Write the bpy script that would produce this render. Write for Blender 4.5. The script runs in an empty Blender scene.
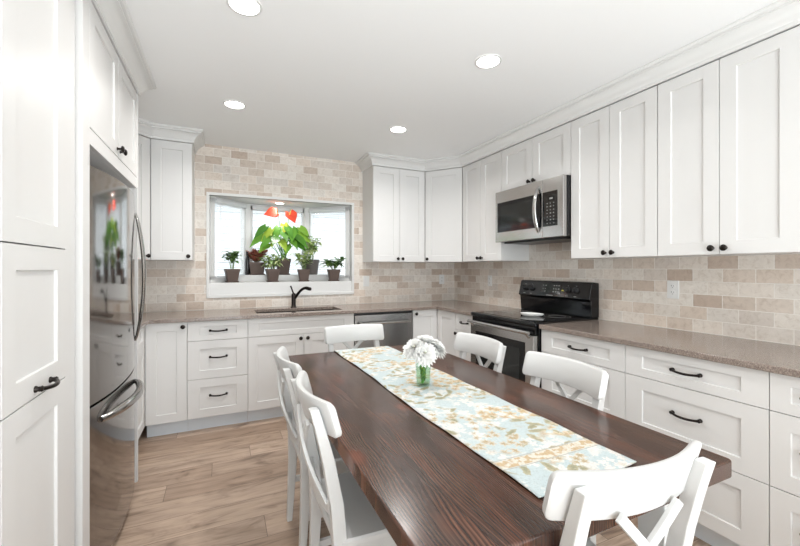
import bpy, bmesh, math, random
from mathutils import Vector, Matrix
PI = math.pi
R = math.radians
SC = bpy.context.scene
COL = SC.collection

# ------------------------------------------------------------------ camera, world, lights, exposure
CEIL = 2.47
cam_data = bpy.data.cameras.new('camera')
cam = bpy.data.objects.new('camera', cam_data)
COL.objects.link(cam)
cam.location = (0, 0, 1.30)
cam.rotation_euler = (R(90), 0, R(-24.9))
cam_data.sensor_width = 36.0
cam_data.lens = 383 / 800 * 36.0
cam_data.shift_y = -4.3 / 800
cam_data.clip_start = 0.02
SC.camera = cam

SC.view_settings.view_transform = 'Standard'
SC.view_settings.look = 'None'
SC.view_settings.exposure = 0.24
SC.view_settings.gamma = 1.0
SC.view_settings.use_curve_mapping = False

world = bpy.data.worlds.new('world')
SC.world = world
world.use_nodes = True
_bg = world.node_tree.nodes['Background']
_bg.inputs[0].default_value = (0.90, 0.95, 1.0, 1)
_bg.inputs[1].default_value = 2.7


def area_light(name, loc, rot, size, size_y, energy, color=(1, 1, 1), spread=180):
    ld = bpy.data.lights.new(name, 'AREA')
    ld.shape = 'RECTANGLE'
    ld.size, ld.size_y = size, size_y
    ld.energy = energy
    ld.color = color
    ld.spread = R(spread)
    o = bpy.data.objects.new(name, ld)
    o.location = loc
    o.rotation_euler = rot
    COL.objects.link(o)
    return o


# added fill light, unseen, set just inside the glazed doors behind the camera
area_light('rear_fill', (0.9, -2.93, 1.2), (R(90), 0, 0), 3.0, 2.1, 24, (0.89, 0.96, 1.0))
# two added fill lights behind the camera, aimed up to brighten ceiling and room
area_light('bounce_fill', (0.75, -1.3, 0.7), (R(180 - 12), 0, 0), 2.4, 0.9, 74, (0.88, 0.965, 1.0), 180)
area_light('ceiling_fill', (0.7, -2.2, 0.6), (R(180 - 66), 0, 0), 0.7, 0.7, 5, (0.90, 0.97, 1.0), 70)
LAMP_W = 4.3            # power of each recessed ceiling lamp

# ------------------------------------------------------------------ mesh helpers


class MB:
    def __init__(self):
        self.bm = bmesh.new()

    def face(self, vs):
        try:
            return self.bm.faces.new(vs)
        except ValueError:
            return None

    def box(self, x0, x1, y0, y1, z0, z1, M=None):
        ps = [(x0, y0, z0), (x1, y0, z0), (x1, y1, z0), (x0, y1, z0), (x0, y0, z1), (x1, y0, z1), (x1, y1, z1), (x0, y1, z1)]
        vs = [self.bm.verts.new(M @ Vector(p) if M else p) for p in ps]
        for f in ((3, 2, 1, 0), (4, 5, 6, 7), (0, 1, 5, 4), (1, 2, 6, 5), (2, 3, 7, 6), (3, 0, 4, 7)):
            self.face([vs[i] for i in f])
        return self

    def prism(self, poly, z0, z1, M=None):
        n = len(poly)
        a = [self.bm.verts.new(M @ Vector((p[0], p[1], z0)) if M else (p[0], p[1], z0)) for p in poly]
        b = [self.bm.verts.new(M @ Vector((p[0], p[1], z1)) if M else (p[0], p[1], z1)) for p in poly]
        self.face(list(reversed(a)))
        self.face(b)
        for i in range(n):
            self.face([a[i], a[(i + 1) % n], b[(i + 1) % n], b[i]])
        return self

    def loft(self, rings, cap=True, closed=True):
        rs = [[self.bm.verts.new(p) for p in r] for r in rings]
        n = len(rs[0])
        for a, b in zip(rs, rs[1:]):
            for i in range(n if closed else n - 1):
                j = (i + 1) % n
                self.face([a[i], a[j], b[j], b[i]])
        if cap and closed:
            self.face(list(reversed(rs[0])))
            self.face(rs[-1])
        return self

    def tube(self, pts, r, seg=8, cap=True, flat=None):
        """round tube along pts; r is a number or a list; flat = (scale along side, scale along up)"""
        pts = [Vector(p) for p in pts]
        n = len(pts)
        rr = r if isinstance(r, (list, tuple)) else [r] * n
        t0 = (pts[1] - pts[0]).normalized()
        up = Vector((0, 0, 1)) if abs(t0.z) < 0.9 else Vector((1, 0, 0))
        side = t0.cross(up).normalized()
        rings = []
        for i, p in enumerate(pts):
            t = (pts[min(i + 1, n - 1)] - pts[max(i - 1, 0)]).normalized()
            side = (side - t * side.dot(t)).normalized()
            u = side.cross(t).normalized()
            fs, fu = flat if flat else (1, 1)
            rings.append([p + side * math.cos(2 * PI * k / seg) * rr[i] * fs + u * math.sin(2 * PI * k / seg) * rr[i] * fu for k in range(seg)])
        return self.loft(rings, cap)

    def lathe(self, prof, seg=24, M=None, cap=True):
        rings = []
        for (r, z) in prof:
            ring = [Vector((r * math.cos(2 * PI * k / seg), r * math.sin(2 * PI * k / seg), z)) for k in range(seg)]
            rings.append([M @ p for p in ring] if M else ring)
        return self.loft(rings, cap)

    def ball(self, c, r, seg=12, sx=1, sy=1, sz=1):
        k = 8
        prof = [(max(r * math.sin(PI * i / k), r * 0.02), -r * math.cos(PI * i / k)) for i in range(k + 1)]
        return self.lathe(prof, seg, Matrix.Translation(Vector(c)) @ Matrix.Diagonal((sx, sy, sz, 1)))

    def bar(self, p0, p1, w, d, up=(0, 0, 1), w1=None, d1=None):
        """rectangular bar from p0 to p1; w across, d along the other side"""
        p0, p1 = Vector(p0), Vector(p1)
        t = (p1 - p0).normalized()
        s = t.cross(Vector(up)).normalized()
        u = s.cross(t).normalized()
        w1 = w if w1 is None else w1
        d1 = d if d1 is None else d1
        rings = []
        for p, a, b in ((p0, w, d), (p1, w1, d1)):
            rings.append([p - s * a / 2 - u * b / 2, p + s * a / 2 - u * b / 2, p + s * a / 2 + u * b / 2, p - s * a / 2 + u * b / 2])
        return self.loft(rings)

    def cells(self, xs, ys, keep, z0, z1):
        """slab made of grid cells (i, j) for which keep(cx, cy)"""
        V = {}

        def v(i, j, z):
            k = (i, j, z)
            if k not in V:
                V[k] = self.bm.verts.new((xs[i], ys[j], z))
            return V[k]
        on = {(i, j) for i in range(len(xs) - 1) for j in range(len(ys) - 1) if keep((xs[i] + xs[i + 1]) / 2, (ys[j] + ys[j + 1]) / 2)}
        for (i, j) in on:
            self.face([v(i, j, z1), v(i + 1, j, z1), v(i + 1, j + 1, z1), v(i, j + 1, z1)])
            self.face([v(i, j + 1, z0), v(i + 1, j + 1, z0), v(i + 1, j, z0), v(i, j, z0)])
            for (di, dj, a, b) in ((0, -1, (i, j), (i + 1, j)), (1, 0, (i + 1, j), (i + 1, j + 1)), (0, 1, (i + 1, j + 1), (i, j + 1)), (-1, 0, (i, j + 1), (i, j))):
                if (i + di, j + dj) not in on:
                    self.face([v(*a, z0), v(*b, z0), v(*b, z1), v(*a, z1)])
        return self

    def build(self, name, mat, parent=None, bevel=0.0, smooth=True, angle=40, seg=2, loc=None, rotz=0.0, kind=None, weld=True):
        if weld:
            bmesh.ops.remove_doubles(self.bm, verts=self.bm.verts, dist=1e-6)
        bmesh.ops.recalc_face_normals(self.bm, faces=self.bm.faces)
        me = bpy.data.meshes.new(name)
        self.bm.to_mesh(me)
        self.bm.free()
        if smooth:
            me.polygons.foreach_set('use_smooth', [True] * len(me.polygons))
            me.set_sharp_from_angle(angle=R(angle))
        if mat:
            me.materials.append(mat)
        o = bpy.data.objects.new(name, me)
        COL.objects.link(o)
        if parent:
            o.parent = parent
        if loc:
            o.location = loc
        o.rotation_euler.z = rotz
        if bevel:
            m = o.modifiers.new('edge', 'BEVEL')
            m.width = bevel
            m.segments = seg
            m.limit_method = 'ANGLE'
            m.angle_limit = R(40)
            m.harden_normals = True
        if kind:
            o['kind'] = kind
        return o


def thing(name, label, cat, loc=(0, 0, 0), rotz=0.0, group=None):
    o = bpy.data.objects.new(name, None)
    o.empty_display_size = 0.05
    COL.objects.link(o)
    o.location = loc
    o.rotation_euler = (0, 0, rotz)
    o['label'] = label
    o['category'] = cat
    if group:
        o['group'] = group
    return o


def tag(o, label, cat, group=None):
    o['label'] = label
    o['category'] = cat
    if group:
        o['group'] = group
    return o


def dup(root, loc, rotz, label):
    r = root.copy()
    COL.objects.link(r)
    r.location = loc
    r.rotation_euler = (0, 0, rotz)
    r['label'] = label
    for ch in list(root.children):
        c = ch.copy()
        COL.objects.link(c)
        c.parent = r
        for g in list(ch.children):
            d = g.copy()
            COL.objects.link(d)
            d.parent = c
    return r


# ------------------------------------------------------------------ materials
MATS = {}


def mat(name, col, rough=0.5, metal=0.0, coat=0.0, spec=None, emit=None, strength=0.0, trans=0.0, ior=None):
    m = bpy.data.materials.new(name)
    m.use_nodes = True
    b = m.node_tree.nodes['Principled BSDF']
    b.inputs['Base Color'].default_value = (*col, 1)
    b.inputs['Roughness'].default_value = rough
    b.inputs['Metallic'].default_value = metal
    b.inputs['Coat Weight'].default_value = coat
    b.inputs['Coat Roughness'].default_value = 0.08
    if spec is not None:
        b.inputs['Specular IOR Level'].default_value = spec
    if trans:
        b.inputs['Transmission Weight'].default_value = trans
    if ior:
        b.inputs['IOR'].default_value = ior
    if emit:
        b.inputs['Emission Color'].default_value = (*emit, 1)
        b.inputs['Emission Strength'].default_value = strength
    MATS[name] = m
    return m


class NT:
    """short hand for building node trees"""

    def __init__(self, m):
        self.t = m.node_tree
        self.b = self.t.nodes['Principled BSDF']

    def put(self, sock, v):
        if v is None:
            return
        if isinstance(v, bpy.types.NodeSocket):
            self.t.links.new(v, sock)
        else:
            sock.default_value = v

    def math(self, op, a, b=None, c=None):
        n = self.t.nodes.new('ShaderNodeMath')
        n.operation = op
        self.put(n.inputs[0], a)
        self.put(n.inputs[1], b)
        self.put(n.inputs[2], c)
        return n.outputs[0]

    def coord(self, out='Object'):
        n = self.t.nodes.new('ShaderNodeTexCoord')
        return n.outputs[out]

    def sep(self, v):
        n = self.t.nodes.new('ShaderNodeSeparateXYZ')
        self.put(n.inputs[0], v)
        return n.outputs

    def comb(self, x, y, z=0.0):
        n = self.t.nodes.new('ShaderNodeCombineXYZ')
        self.put(n.inputs[0], x)
        self.put(n.inputs[1], y)
        self.put(n.inputs[2], z)
        return n.outputs[0]

    def noise(self, v, scale, detail=2.0, rough=0.5, dist=0.0, out=0):
        n = self.t.nodes.new('ShaderNodeTexNoise')
        self.put(n.inputs['Vector'], v)
        n.inputs['Scale'].default_value = scale
        n.inputs['Detail'].default_value = detail
        n.inputs['Roughness'].default_value = rough
        n.inputs['Distortion'].default_value = dist
        return n.outputs[out]

    def white(self, v):
        n = self.t.nodes.new('ShaderNodeTexWhiteNoise')
        n.noise_dimensions = '3D'
        self.put(n.inputs['Vector'], v)
        return n.outputs

    def voronoi(self, v, scale, rnd=1.0, dims='2D'):
        n = self.t.nodes.new('ShaderNodeTexVoronoi')
        n.voronoi_dimensions = dims
        self.put(n.inputs['Vector'], v)
        n.inputs['Scale'].default_value = scale
        n.inputs['Randomness'].default_value = rnd
        return n.outputs

    def ramp(self, f, stops, interp='LINEAR'):
        n = self.t.nodes.new('ShaderNodeValToRGB')
        n.color_ramp.interpolation = interp
        els = n.color_ramp.elements
        while len(els) < len(stops):
            els.new(0.5)
        for e, (p, c) in zip(els, stops):
            e.position = p
            e.color = (*c, 1) if len(c) == 3 else c
        self.put(n.inputs[0], f)
        return n.outputs[0]

    def mix(self, f, a, b, blend='MIX'):
        n = self.t.nodes.new('ShaderNodeMix')
        n.data_type = 'RGBA'
        n.blend_type = blend
        self.put(n.inputs[0], f)
        for s, v in ((n.inputs[6], a), (n.inputs[7], b)):
            if isinstance(v, tuple) and len(v) == 3:
                v = (*v, 1)
            self.put(s, v)
        return n.outputs[2]

    def smooth(self, x, lo, hi):
        n = self.t.nodes.new('ShaderNodeMapRange')
        n.interpolation_type = 'SMOOTHSTEP'
        self.put(n.inputs[0], x)
        n.inputs[1].default_value = lo
        n.inputs[2].default_value = hi
        return n.outputs[0]

    def bump(self, h, strength, dist):
        n = self.t.nodes.new('ShaderNodeBump')
        n.inputs['Strength'].default_value = strength
        n.inputs['Distance'].default_value = dist
        self.put(n.inputs['Height'], h)
        self.t.links.new(n.outputs[0], self.b.inputs['Normal'])

    def base(self, c):
        self.put(self.b.inputs['Base Color'], c)

    def rough(self, c):
        self.put(self.b.inputs['Roughness'], c)


def brick_cells(n, u, v, w, h):
    """running-bond cells: per-cell random, distance to the joint (m)"""
    row = n.math('FLOOR', n.math('DIVIDE', v, h))
    off = n.math('MULTIPLY', n.math('FLOORED_MODULO', row, 2.0), 0.5)
    uu = n.math('ADD', n.math('DIVIDE', u, w), off)
    col = n.math('FLOOR', uu)
    fu = n.math('FRACT', uu)
    fv = n.math('FRACT', n.math('DIVIDE', v, h))
    du = n.math('MULTIPLY', n.math('MINIMUM', fu, n.math('SUBTRACT', 1.0, fu)), w)
    dv = n.math('MULTIPLY', n.math('MINIMUM', fv, n.math('SUBTRACT', 1.0, fv)), h)
    return n.white(n.comb(row, col, 3.7)), n.math('MINIMUM', du, dv), n.comb(row, col, 0.0)


def tile_material(name, axis):
    m = mat(name, (0.6, 0.5, 0.4), 0.55)
    n = NT(m)
    co = n.coord()
    s = n.sep(co)
    wn, d, cell = brick_cells(n, s[axis], n.math('SUBTRACT', s[2], 0.917), 0.1525, 0.0762)
    base = n.ramp(wn[0], [(0.0, (0.55, 0.445, 0.37)), (0.15, (0.65, 0.56, 0.485)), (0.35, (0.76, 0.695, 0.63)), (0.50, (0.80, 0.75, 0.69)),
                          (0.66, (0.68, 0.625, 0.575)), (0.82, (0.72, 0.62, 0.535)), (1.0, (0.84, 0.79, 0.735))])
    shift = n.t.nodes.new('ShaderNodeVectorMath')
    shift.operation = 'MULTIPLY_ADD'
    n.put(shift.inputs[0], cell)
    shift.inputs[1].default_value = (3.1, 5.3, 0)
    n.put(shift.inputs[2], co)
    ns = n.noise(shift.outputs[0], 30, 6, 0.68, 0.8)
    mott = n.ramp(ns, [(0.28, (0.76, 0.71, 0.66)), (0.48, (0.97, 0.965, 0.96)), (0.72, (1.08, 1.08, 1.08))])
    c = n.mix(0.85, base, mott, 'MULTIPLY')
    edge = n.math('ADD', d, n.math('MULTIPLY', n.math('SUBTRACT', n.noise(co, 90, 2), 0.5), 0.0022))
    f = n.smooth(edge, 0.0011, 0.0026)
    n.base(n.mix(f, (0.86, 0.82, 0.77), c))
    h = n.math('ADD', n.math('MULTIPLY', f, 0.8), n.math('MULTIPLY', ns, 0.35))
    n.bump(h, 0.35, 0.003)
    return m


tile_material('travertine_back', 0)
tile_material('travertine_side', 1)

m = mat('floor_planks', (0.4, 0.28, 0.2), 0.42)
n = NT(m)
s = n.sep(n.coord())
wn, d, cell = brick_cells(n, n.math('ADD', s[0], n.math('MULTIPLY', n.math('FLOOR', n.math('DIVIDE', s[1], 0.178)), 0.37)), s[1], 1.22, 0.178)
base = n.ramp(wn[0], [(0.0, (0.36, 0.258, 0.192)), (0.35, (0.46, 0.340, 0.258)), (0.7, (0.52, 0.395, 0.308)), (1.0, (0.40, 0.295, 0.225))])
g1 = n.noise(n.comb(n.math('ADD', n.math('MULTIPLY', s[0], 1.6), n.math('MULTIPLY', wn[0], 31.0)), n.math('MULTIPLY', s[1], 26.0)), 1.0, 6, 0.6, 1.2)
g2 = n.noise(n.comb(n.math('ADD', n.math('MULTIPLY', s[0], 2.2), n.math('MULTIPLY', wn[0], 17.0)), n.math('MULTIPLY', s[1], 7.0)), 1.0, 3, 0.6, 2.0)
c = n.mix(0.9, base, n.ramp(g1, [(0.28, (0.50, 0.46, 0.43)), (0.46, (0.93, 0.92, 0.91)), (0.72, (1.14, 1.13, 1.12))]), 'MULTIPLY')
c = n.mix(0.8, c, n.ramp(g2, [(0.28, (0.42, 0.37, 0.33)), (0.44, (0.90, 0.88, 0.86)), (0.7, (1.12, 1.11, 1.10))]), 'MULTIPLY')
n.base(n.mix(n.smooth(d, 0.0006, 0.0018), (0.10, 0.065, 0.045), c))
n.bump(n.math('ADD', n.smooth(d, 0.0, 0.002), n.math('MULTIPLY', g1, 0.3)), 0.2, 0.002)

m = mat('table_wood', (0.08, 0.04, 0.03), 0.24, spec=0.45)
n = NT(m)
s = n.sep(n.coord())
bw = 0.165
bx_ = n.math('DIVIDE', s[0], bw)
bi = n.math('FLOOR', bx_)
bf = n.math('FRACT', bx_)
rb = n.white(n.comb(bi, 2.0, 5.0))[0]
ly = n.math('ADD', s[1], n.math('MULTIPLY', rb, 9.0))
w1 = n.noise(n.comb(n.math('MULTIPLY', s[0], 3.0), n.math('MULTIPLY', ly, 0.9)), 1.0, 1, 0.5)
w2 = n.noise(n.comb(n.math('MULTIPLY', s[0], 9.0), n.math('MULTIPLY', ly, 3.0)), 1.0, 2, 0.5)
gx = n.math('ADD', n.math('ADD', s[0], n.math('MULTIPLY', w1, 0.20)), n.math('MULTIPLY', w2, 0.030))
ring = n.math('POWER', n.math('MULTIPLY_ADD', n.math('SINE', n.math('MULTIPLY', gx, 800.0)), 0.5, 0.5), 2.0)
fine = n.noise(n.comb(n.math('MULTIPLY', gx, 260.0), n.math('MULTIPLY', ly, 3.5)), 1.0, 3, 0.6)
v1 = n.math('ADD', n.math('MULTIPLY', n.math('MULTIPLY', ring, n.smooth(w2, 0.30, 0.65)), 0.34), n.math('MULTIPLY', fine, 0.76))
dark = n.ramp(v1, [(0.30, (0.026, 0.014, 0.011)), (0.52, (0.066, 0.034, 0.024)), (0.80, (0.125, 0.066, 0.045))])
red = n.ramp(v1, [(0.30, (0.038, 0.016, 0.011)), (0.52, (0.100, 0.042, 0.026)), (0.80, (0.185, 0.085, 0.052))])
big = n.noise(n.comb(n.math('MULTIPLY', s[0], 7.0), n.math('MULTIPLY', ly, 2.3)), 1.0, 2, 0.5, 0.6)
c = n.mix(n.smooth(big, 0.42, 0.62), dark, red)
kn = n.voronoi(n.comb(n.math('MULTIPLY', s[0], 1.0), n.math('MULTIPLY', s[1], 0.55)), 4.3, 1.0)
c = n.mix(n.math('MULTIPLY', n.smooth(kn[0], 0.16, 0.03), 0.55), c, (0.17, 0.050, 0.026))
wear = n.noise(n.coord(), 60, 5, 0.75)
c = n.mix(n.math('MULTIPLY', n.smooth(wear, 0.66, 0.74), 0.35), c, (0.30, 0.22, 0.18))
jo = n.math('MULTIPLY', n.math('MINIMUM', bf, n.math('SUBTRACT', 1.0, bf)), bw)
n.base(n.mix(n.smooth(jo, 0.0004, 0.0016), (0.012, 0.006, 0.005), c))
n.rough(n.math('ADD', 0.13, n.math('MULTIPLY', n.noise(n.coord(), 9, 4, 0.6), 0.20)))
n.bump(n.smooth(jo, 0.0, 0.002), 0.12, 0.001)

m = mat('quartz', (0.2, 0.16, 0.14), 0.14, spec=0.55)
n = NT(m)
co = n.coord()
a = n.noise(co, 210, 2, 0.6)
b = n.noise(co, 95, 3, 0.7)
c = n.ramp(a, [(0.30, (0.085, 0.062, 0.052)), (0.44, (0.20, 0.155, 0.130)), (0.55, (0.28, 0.225, 0.195)), (0.66, (0.52, 0.45, 0.41))])
n.base(n.mix(0.5, c, n.ramp(b, [(0.35, (0.15, 0.115, 0.097)), (0.6, (0.33, 0.27, 0.235))])))

# runner cloth: flowers, sprigs and leaves drawn on pale blue
m = mat('runner_cloth', (0.6, 0.72, 0.74), 0.85, spec=0.2)
n = NT(m)
s = n.sep(n.coord())
wob = n.noise(n.coord(), 38, 3, 0.6, out=1)
ws = n.sep(wob)
px = n.math('ADD', s[0], n.math('MULTIPLY', n.math('SUBTRACT', ws[0], 0.5), 0.030))
py = n.math('ADD', s[1], n.math('MULTIPLY', n.math('SUBTRACT', ws[1], 0.5), 0.030))
P2 = n.comb(px, py, 0.0)
col = n.mix(n.noise(n.coord(), 5, 2), (0.475, 0.555, 0.575), (0.53, 0.595, 0.60))


def spots(scale, petals, r0, seed, lo, hi, cscale, elong=None):
    sh = n.comb(n.math('ADD', px, seed), n.math('ADD', py, seed * 0.7), 0.0)
    vo = n.voronoi(sh, scale, 1.0)
    df = n.t.nodes.new('ShaderNodeVectorMath')
    df.operation = 'SUBTRACT'
    n.put(df.inputs[0], sh)
    n.put(df.inputs[1], vo[2])
    dx, dy, _ = n.sep(df.outputs[0])
    cr, cg, cb = n.sep(vo[1])
    if elong:
        an = n.math('MULTIPLY', cr, 6.28)
        ca, sa = n.math('COSINE', an), n.math('SINE', an)
        lx = n.math('ADD', n.math('MULTIPLY', dx, ca), n.math('MULTIPLY', dy, sa))
        lz = n.math('SUBTRACT', n.math('MULTIPLY', dy, ca), n.math('MULTIPLY', dx, sa))
        rr = n.math('SQRT', n.math('ADD', n.math('POWER', lx, 2.0), n.math('POWER', n.math('MULTIPLY', lz, elong), 2.0)))
        rr = n.math('DIVIDE', rr, r0)
    else:
        rad = n.math('SQRT', n.math('ADD', n.math('POWER', dx, 2.0), n.math('POWER', dy, 2.0)))
        ang = n.math('ADD', n.math('ARCTAN2', dy, dx), n.math('MULTIPLY', cr, 6.28))
        pet = n.math('ABSOLUTE', n.math('COSINE', n.math('MULTIPLY', ang, petals / 2)))
        rr = n.math('DIVIDE', rad, n.math('MULTIPLY_ADD', pet, r0 * 0.6, r0 * 0.45))
    inside = n.smooth(rr, 1.05, 0.85)
    cl = n.smooth(n.noise(n.comb(n.math('ADD', s[0], seed * 3.1), s[1], seed), cscale, 1), lo, hi)
    return n.math('MULTIPLY', inside, cl), rr, cg


mk, rr, cg = spots(17, 5, 0.030, 1.3, 0.49, 0.55, 5.0)
col = n.mix(mk, col, n.mix(cg, (0.70, 0.685, 0.65), (0.64, 0.655, 0.64)))
mk, rr, cg = spots(30, 5, 0.017, 4.1, 0.53, 0.59, 5.5)
col = n.mix(mk, col, n.mix(cg, (0.73, 0.71, 0.68), (0.66, 0.64, 0.61)))
mk, rr, cg = spots(15, 0, 0.036, 7.7, 0.47, 0.52, 6.0, elong=2.8)
col = n.mix(n.math('MULTIPLY', mk, 0.85), col, n.mix(n.smooth(rr, 0.2, 0.9), (0.28, 0.26, 0.14), (0.43, 0.38, 0.24)))
mk, rr, cg = spots(20, 5, 0.027, 11.9, 0.54, 0.59, 4.5)
gold = n.mix(n.smooth(rr, 0.2, 1.0), n.mix(cg, (0.52, 0.395, 0.24), (0.47, 0.33, 0.20)), (0.66, 0.58, 0.44))
col = n.mix(mk, col, gold)
mk, rr, cg = spots(26, 6, 0.018, 17.3, 0.56, 0.61, 5.5)
col = n.mix(mk, col, n.mix(n.smooth(rr, 0.2, 1.0), (0.44, 0.35, 0.22), (0.64, 0.59, 0.50)))
# woven border across each end and a thin pale edge
ye = n.math('SUBTRACT', s[1], 0.700)
band = n.math('MULTIPLY', n.smooth(ye, 0.120, 0.123), n.smooth(ye, 0.163, 0.160))
bandc = n.mix(n.smooth(n.noise(n.comb(n.math('MULTIPLY', px, 1.0), py), 55, 2), 0.45, 0.56), (0.66, 0.62, 0.54), (0.54, 0.41, 0.26))
col = n.mix(band, col, bandc)
line = n.math('MAXIMUM', n.smooth(n.math('ABSOLUTE', n.math('SUBTRACT', ye, 0.117)), 0.0022, 0.001),
              n.smooth(n.math('ABSOLUTE', n.math('SUBTRACT', ye, 0.166)), 0.0022, 0.001))
col = n.mix(line, col, (0.42, 0.40, 0.36))
sk_ = n.noise(n.coord(), 170, 4, 0.7)
col = n.mix(0.75, col, n.ramp(sk_, [(0.30, (0.70, 0.69, 0.67)), (0.48, (1, 1, 1)), (0.75, (1.08, 1.08, 1.08))]), 'MULTIPLY')
n.base(col)
n.bump(n.noise(n.coord(), 420, 2), 0.15, 0.001)

m = mat('white_lacquer', (0.73, 0.72, 0.71), 0.40, spec=0.5)
m = mat('trim_white', (0.74, 0.735, 0.725), 0.38)
m = mat('chair_white', (0.65, 0.65, 0.645), 0.30, spec=0.5)
m = mat('ceiling_paint', (0.90, 0.90, 0.90), 0.8, spec=0.2)
n = NT(m)
n.bump(n.noise(n.coord(), 160, 2), 0.04, 0.001)
m = mat('wall_paint', (0.78, 0.77, 0.75), 0.7)
m = mat('toe_kick_paint', (0.74, 0.79, 0.84), 0.45)
m = mat('carcass_shadow_gap', (0.55, 0.54, 0.52), 0.6)
m = mat('bronze', (0.022, 0.017, 0.015), 0.28, 0.75)
m = mat('black_enamel', (0.005, 0.005, 0.006), 0.12, spec=0.4)
m = mat('black_glass', (0.004, 0.004, 0.005), 0.03, spec=0.8)
m = mat('black_plastic', (0.012, 0.012, 0.013), 0.35)
m = mat('mark_grey', (0.30, 0.30, 0.29), 0.5)
m = mat('mark_yellow', (0.55, 0.50, 0.08), 0.5)
m = mat('display_glass', (0.012, 0.014, 0.014), 0.08)
m = mat('chrome', (0.46, 0.45, 0.44), 0.16, 1.0)
m = mat('white_plastic', (0.80, 0.80, 0.79), 0.35)
m = mat('slot_dark', (0.05, 0.05, 0.05), 0.6)
m = mat('white_glaze', (0.84, 0.84, 0.83), 0.12)
m = mat('sink_composite', (0.020, 0.016, 0.014), 0.42)


def steel(name, col, rough, vertical=False):
    m = mat(name, col, rough, 1.0)
    n = NT(m)
    s = n.sep(n.coord())
    g = n.noise(n.comb(n.math('MULTIPLY', s[0], 2.0 if not vertical else 300.0), n.math('MULTIPLY', s[1], 2.0), n.math('MULTIPLY', s[2], 300.0 if not vertical else 2.0)), 1.0, 2)
    n.rough(n.math('MULTIPLY_ADD', g, 0.10, rough - 0.05))
    return m


steel('steel', (0.48, 0.47, 0.46), 0.24)
steel('steel_polished', (0.33, 0.315, 0.305), 0.09, True)
steel('steel_dim', (0.36, 0.355, 0.35), 0.22)


def thin_glass(name, tint=(0.96, 0.98, 0.98)):
    m = bpy.data.materials.new(name)
    m.use_nodes = True
    t = m.node_tree
    t.nodes.remove(t.nodes['Principled BSDF'])
    out = t.nodes['Material Output']
    tr = t.nodes.new('ShaderNodeBsdfTransparent')
    tr.inputs[0].default_value = (*tint, 1)
    gl = t.nodes.new('ShaderNodeBsdfGlossy')
    gl.inputs['Roughness'].default_value = 0.02
    lw = t.nodes.new('ShaderNodeLayerWeight')
    lw.inputs[0].default_value = 0.5
    pw = t.nodes.new('ShaderNodeMath')
    pw.operation = 'POWER'
    t.links.new(lw.outputs['Facing'], pw.inputs[0])
    pw.inputs[1].default_value = 4.0
    fr = t.nodes.new('ShaderNodeMath')
    fr.operation = 'MULTIPLY_ADD'
    t.links.new(pw.outputs[0], fr.inputs[0])
    fr.inputs[1].default_value = 0.45
    fr.inputs[2].default_value = 0.035
    mx = t.nodes.new('ShaderNodeMixShader')
    t.links.new(fr.outputs[0], mx.inputs[0])
    t.links.new(tr.outputs[0], mx.inputs[1])
    t.links.new(gl.outputs[0], mx.inputs[2])
    t.links.new(mx.outputs[0], out.inputs[0])
    MATS[name] = m
    return m


thin_glass('pane_glass')
thin_glass('jar_glass', (0.90, 0.96, 0.92))
thin_glass('vase_water', (0.88, 0.95, 0.86))

m = mat('lamp_lens', (0.9, 0.9, 0.9), 0.5, emit=(1.0, 0.97, 0.92), strength=9.0)
m = mat('blind_vinyl', (0.76, 0.77, 0.78), 0.5)
m = mat('pot_brown', (0.115, 0.078, 0.064), 0.6)
m = mat('pot_grey', (0.12, 0.105, 0.095), 0.55)
m = mat('soil', (0.035, 0.022, 0.015), 0.95)


def leafy(name, stops, rough=0.4):
    m = mat(name, stops[0][1], rough)
    n = NT(m)
    g = n.t.nodes.new('ShaderNodeNewGeometry')
    n.base(n.ramp(g.outputs['Random Per Island'], stops))
    n.b.inputs['Subsurface Weight'].default_value = 0.0
    return m


leafy('leaf_dark', [(0, (0.05, 0.12, 0.03)), (0.6, (0.13, 0.24, 0.06)), (1, (0.28, 0.40, 0.13))])
leafy('leaf_bright', [(0, (0.06, 0.20, 0.025)), (0.4, (0.14, 0.36, 0.04)), (0.75, (0.30, 0.50, 0.06)), (1, (0.55, 0.62, 0.08))], 0.3)
leafy('leaf_pale', [(0, (0.20, 0.33, 0.09)), (0.5, (0.42, 0.54, 0.20)), (1, (0.70, 0.74, 0.42))])
leafy('leaf_red', [(0, (0.20, 0.05, 0.035)), (0.55, (0.40, 0.12, 0.075)), (0.85, (0.55, 0.30, 0.20)), (1, (0.24, 0.25, 0.09))])
m = mat('stem_green', (0.16, 0.24, 0.07), 0.5)
m = mat('stem_bright', (0.12, 0.36, 0.05), 0.4)
m = mat('stem_brown', (0.16, 0.11, 0.07), 0.7)
m = mat('spathe_red', (0.80, 0.085, 0.045), 0.3)
m = mat('spadix', (0.75, 0.50, 0.12), 0.5)
m = mat('petal_white', (0.86, 0.86, 0.84), 0.6)
m = mat('bloom_heart', (0.80, 0.81, 0.66), 0.6)
m = mat('siding', (0.62, 0.64, 0.66), 0.7)
n = NT(m)
s = n.sep(n.coord())
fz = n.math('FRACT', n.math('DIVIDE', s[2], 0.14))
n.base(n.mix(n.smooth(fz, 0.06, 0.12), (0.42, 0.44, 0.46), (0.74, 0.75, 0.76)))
m = mat('roof_shingle', (0.16, 0.16, 0.17), 0.9)
m = mat('yard_ground', (0.45, 0.45, 0.42), 0.95)
m = mat('dark_bottle', (0.03, 0.028, 0.03), 0.2)
M_ = MATS

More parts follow.
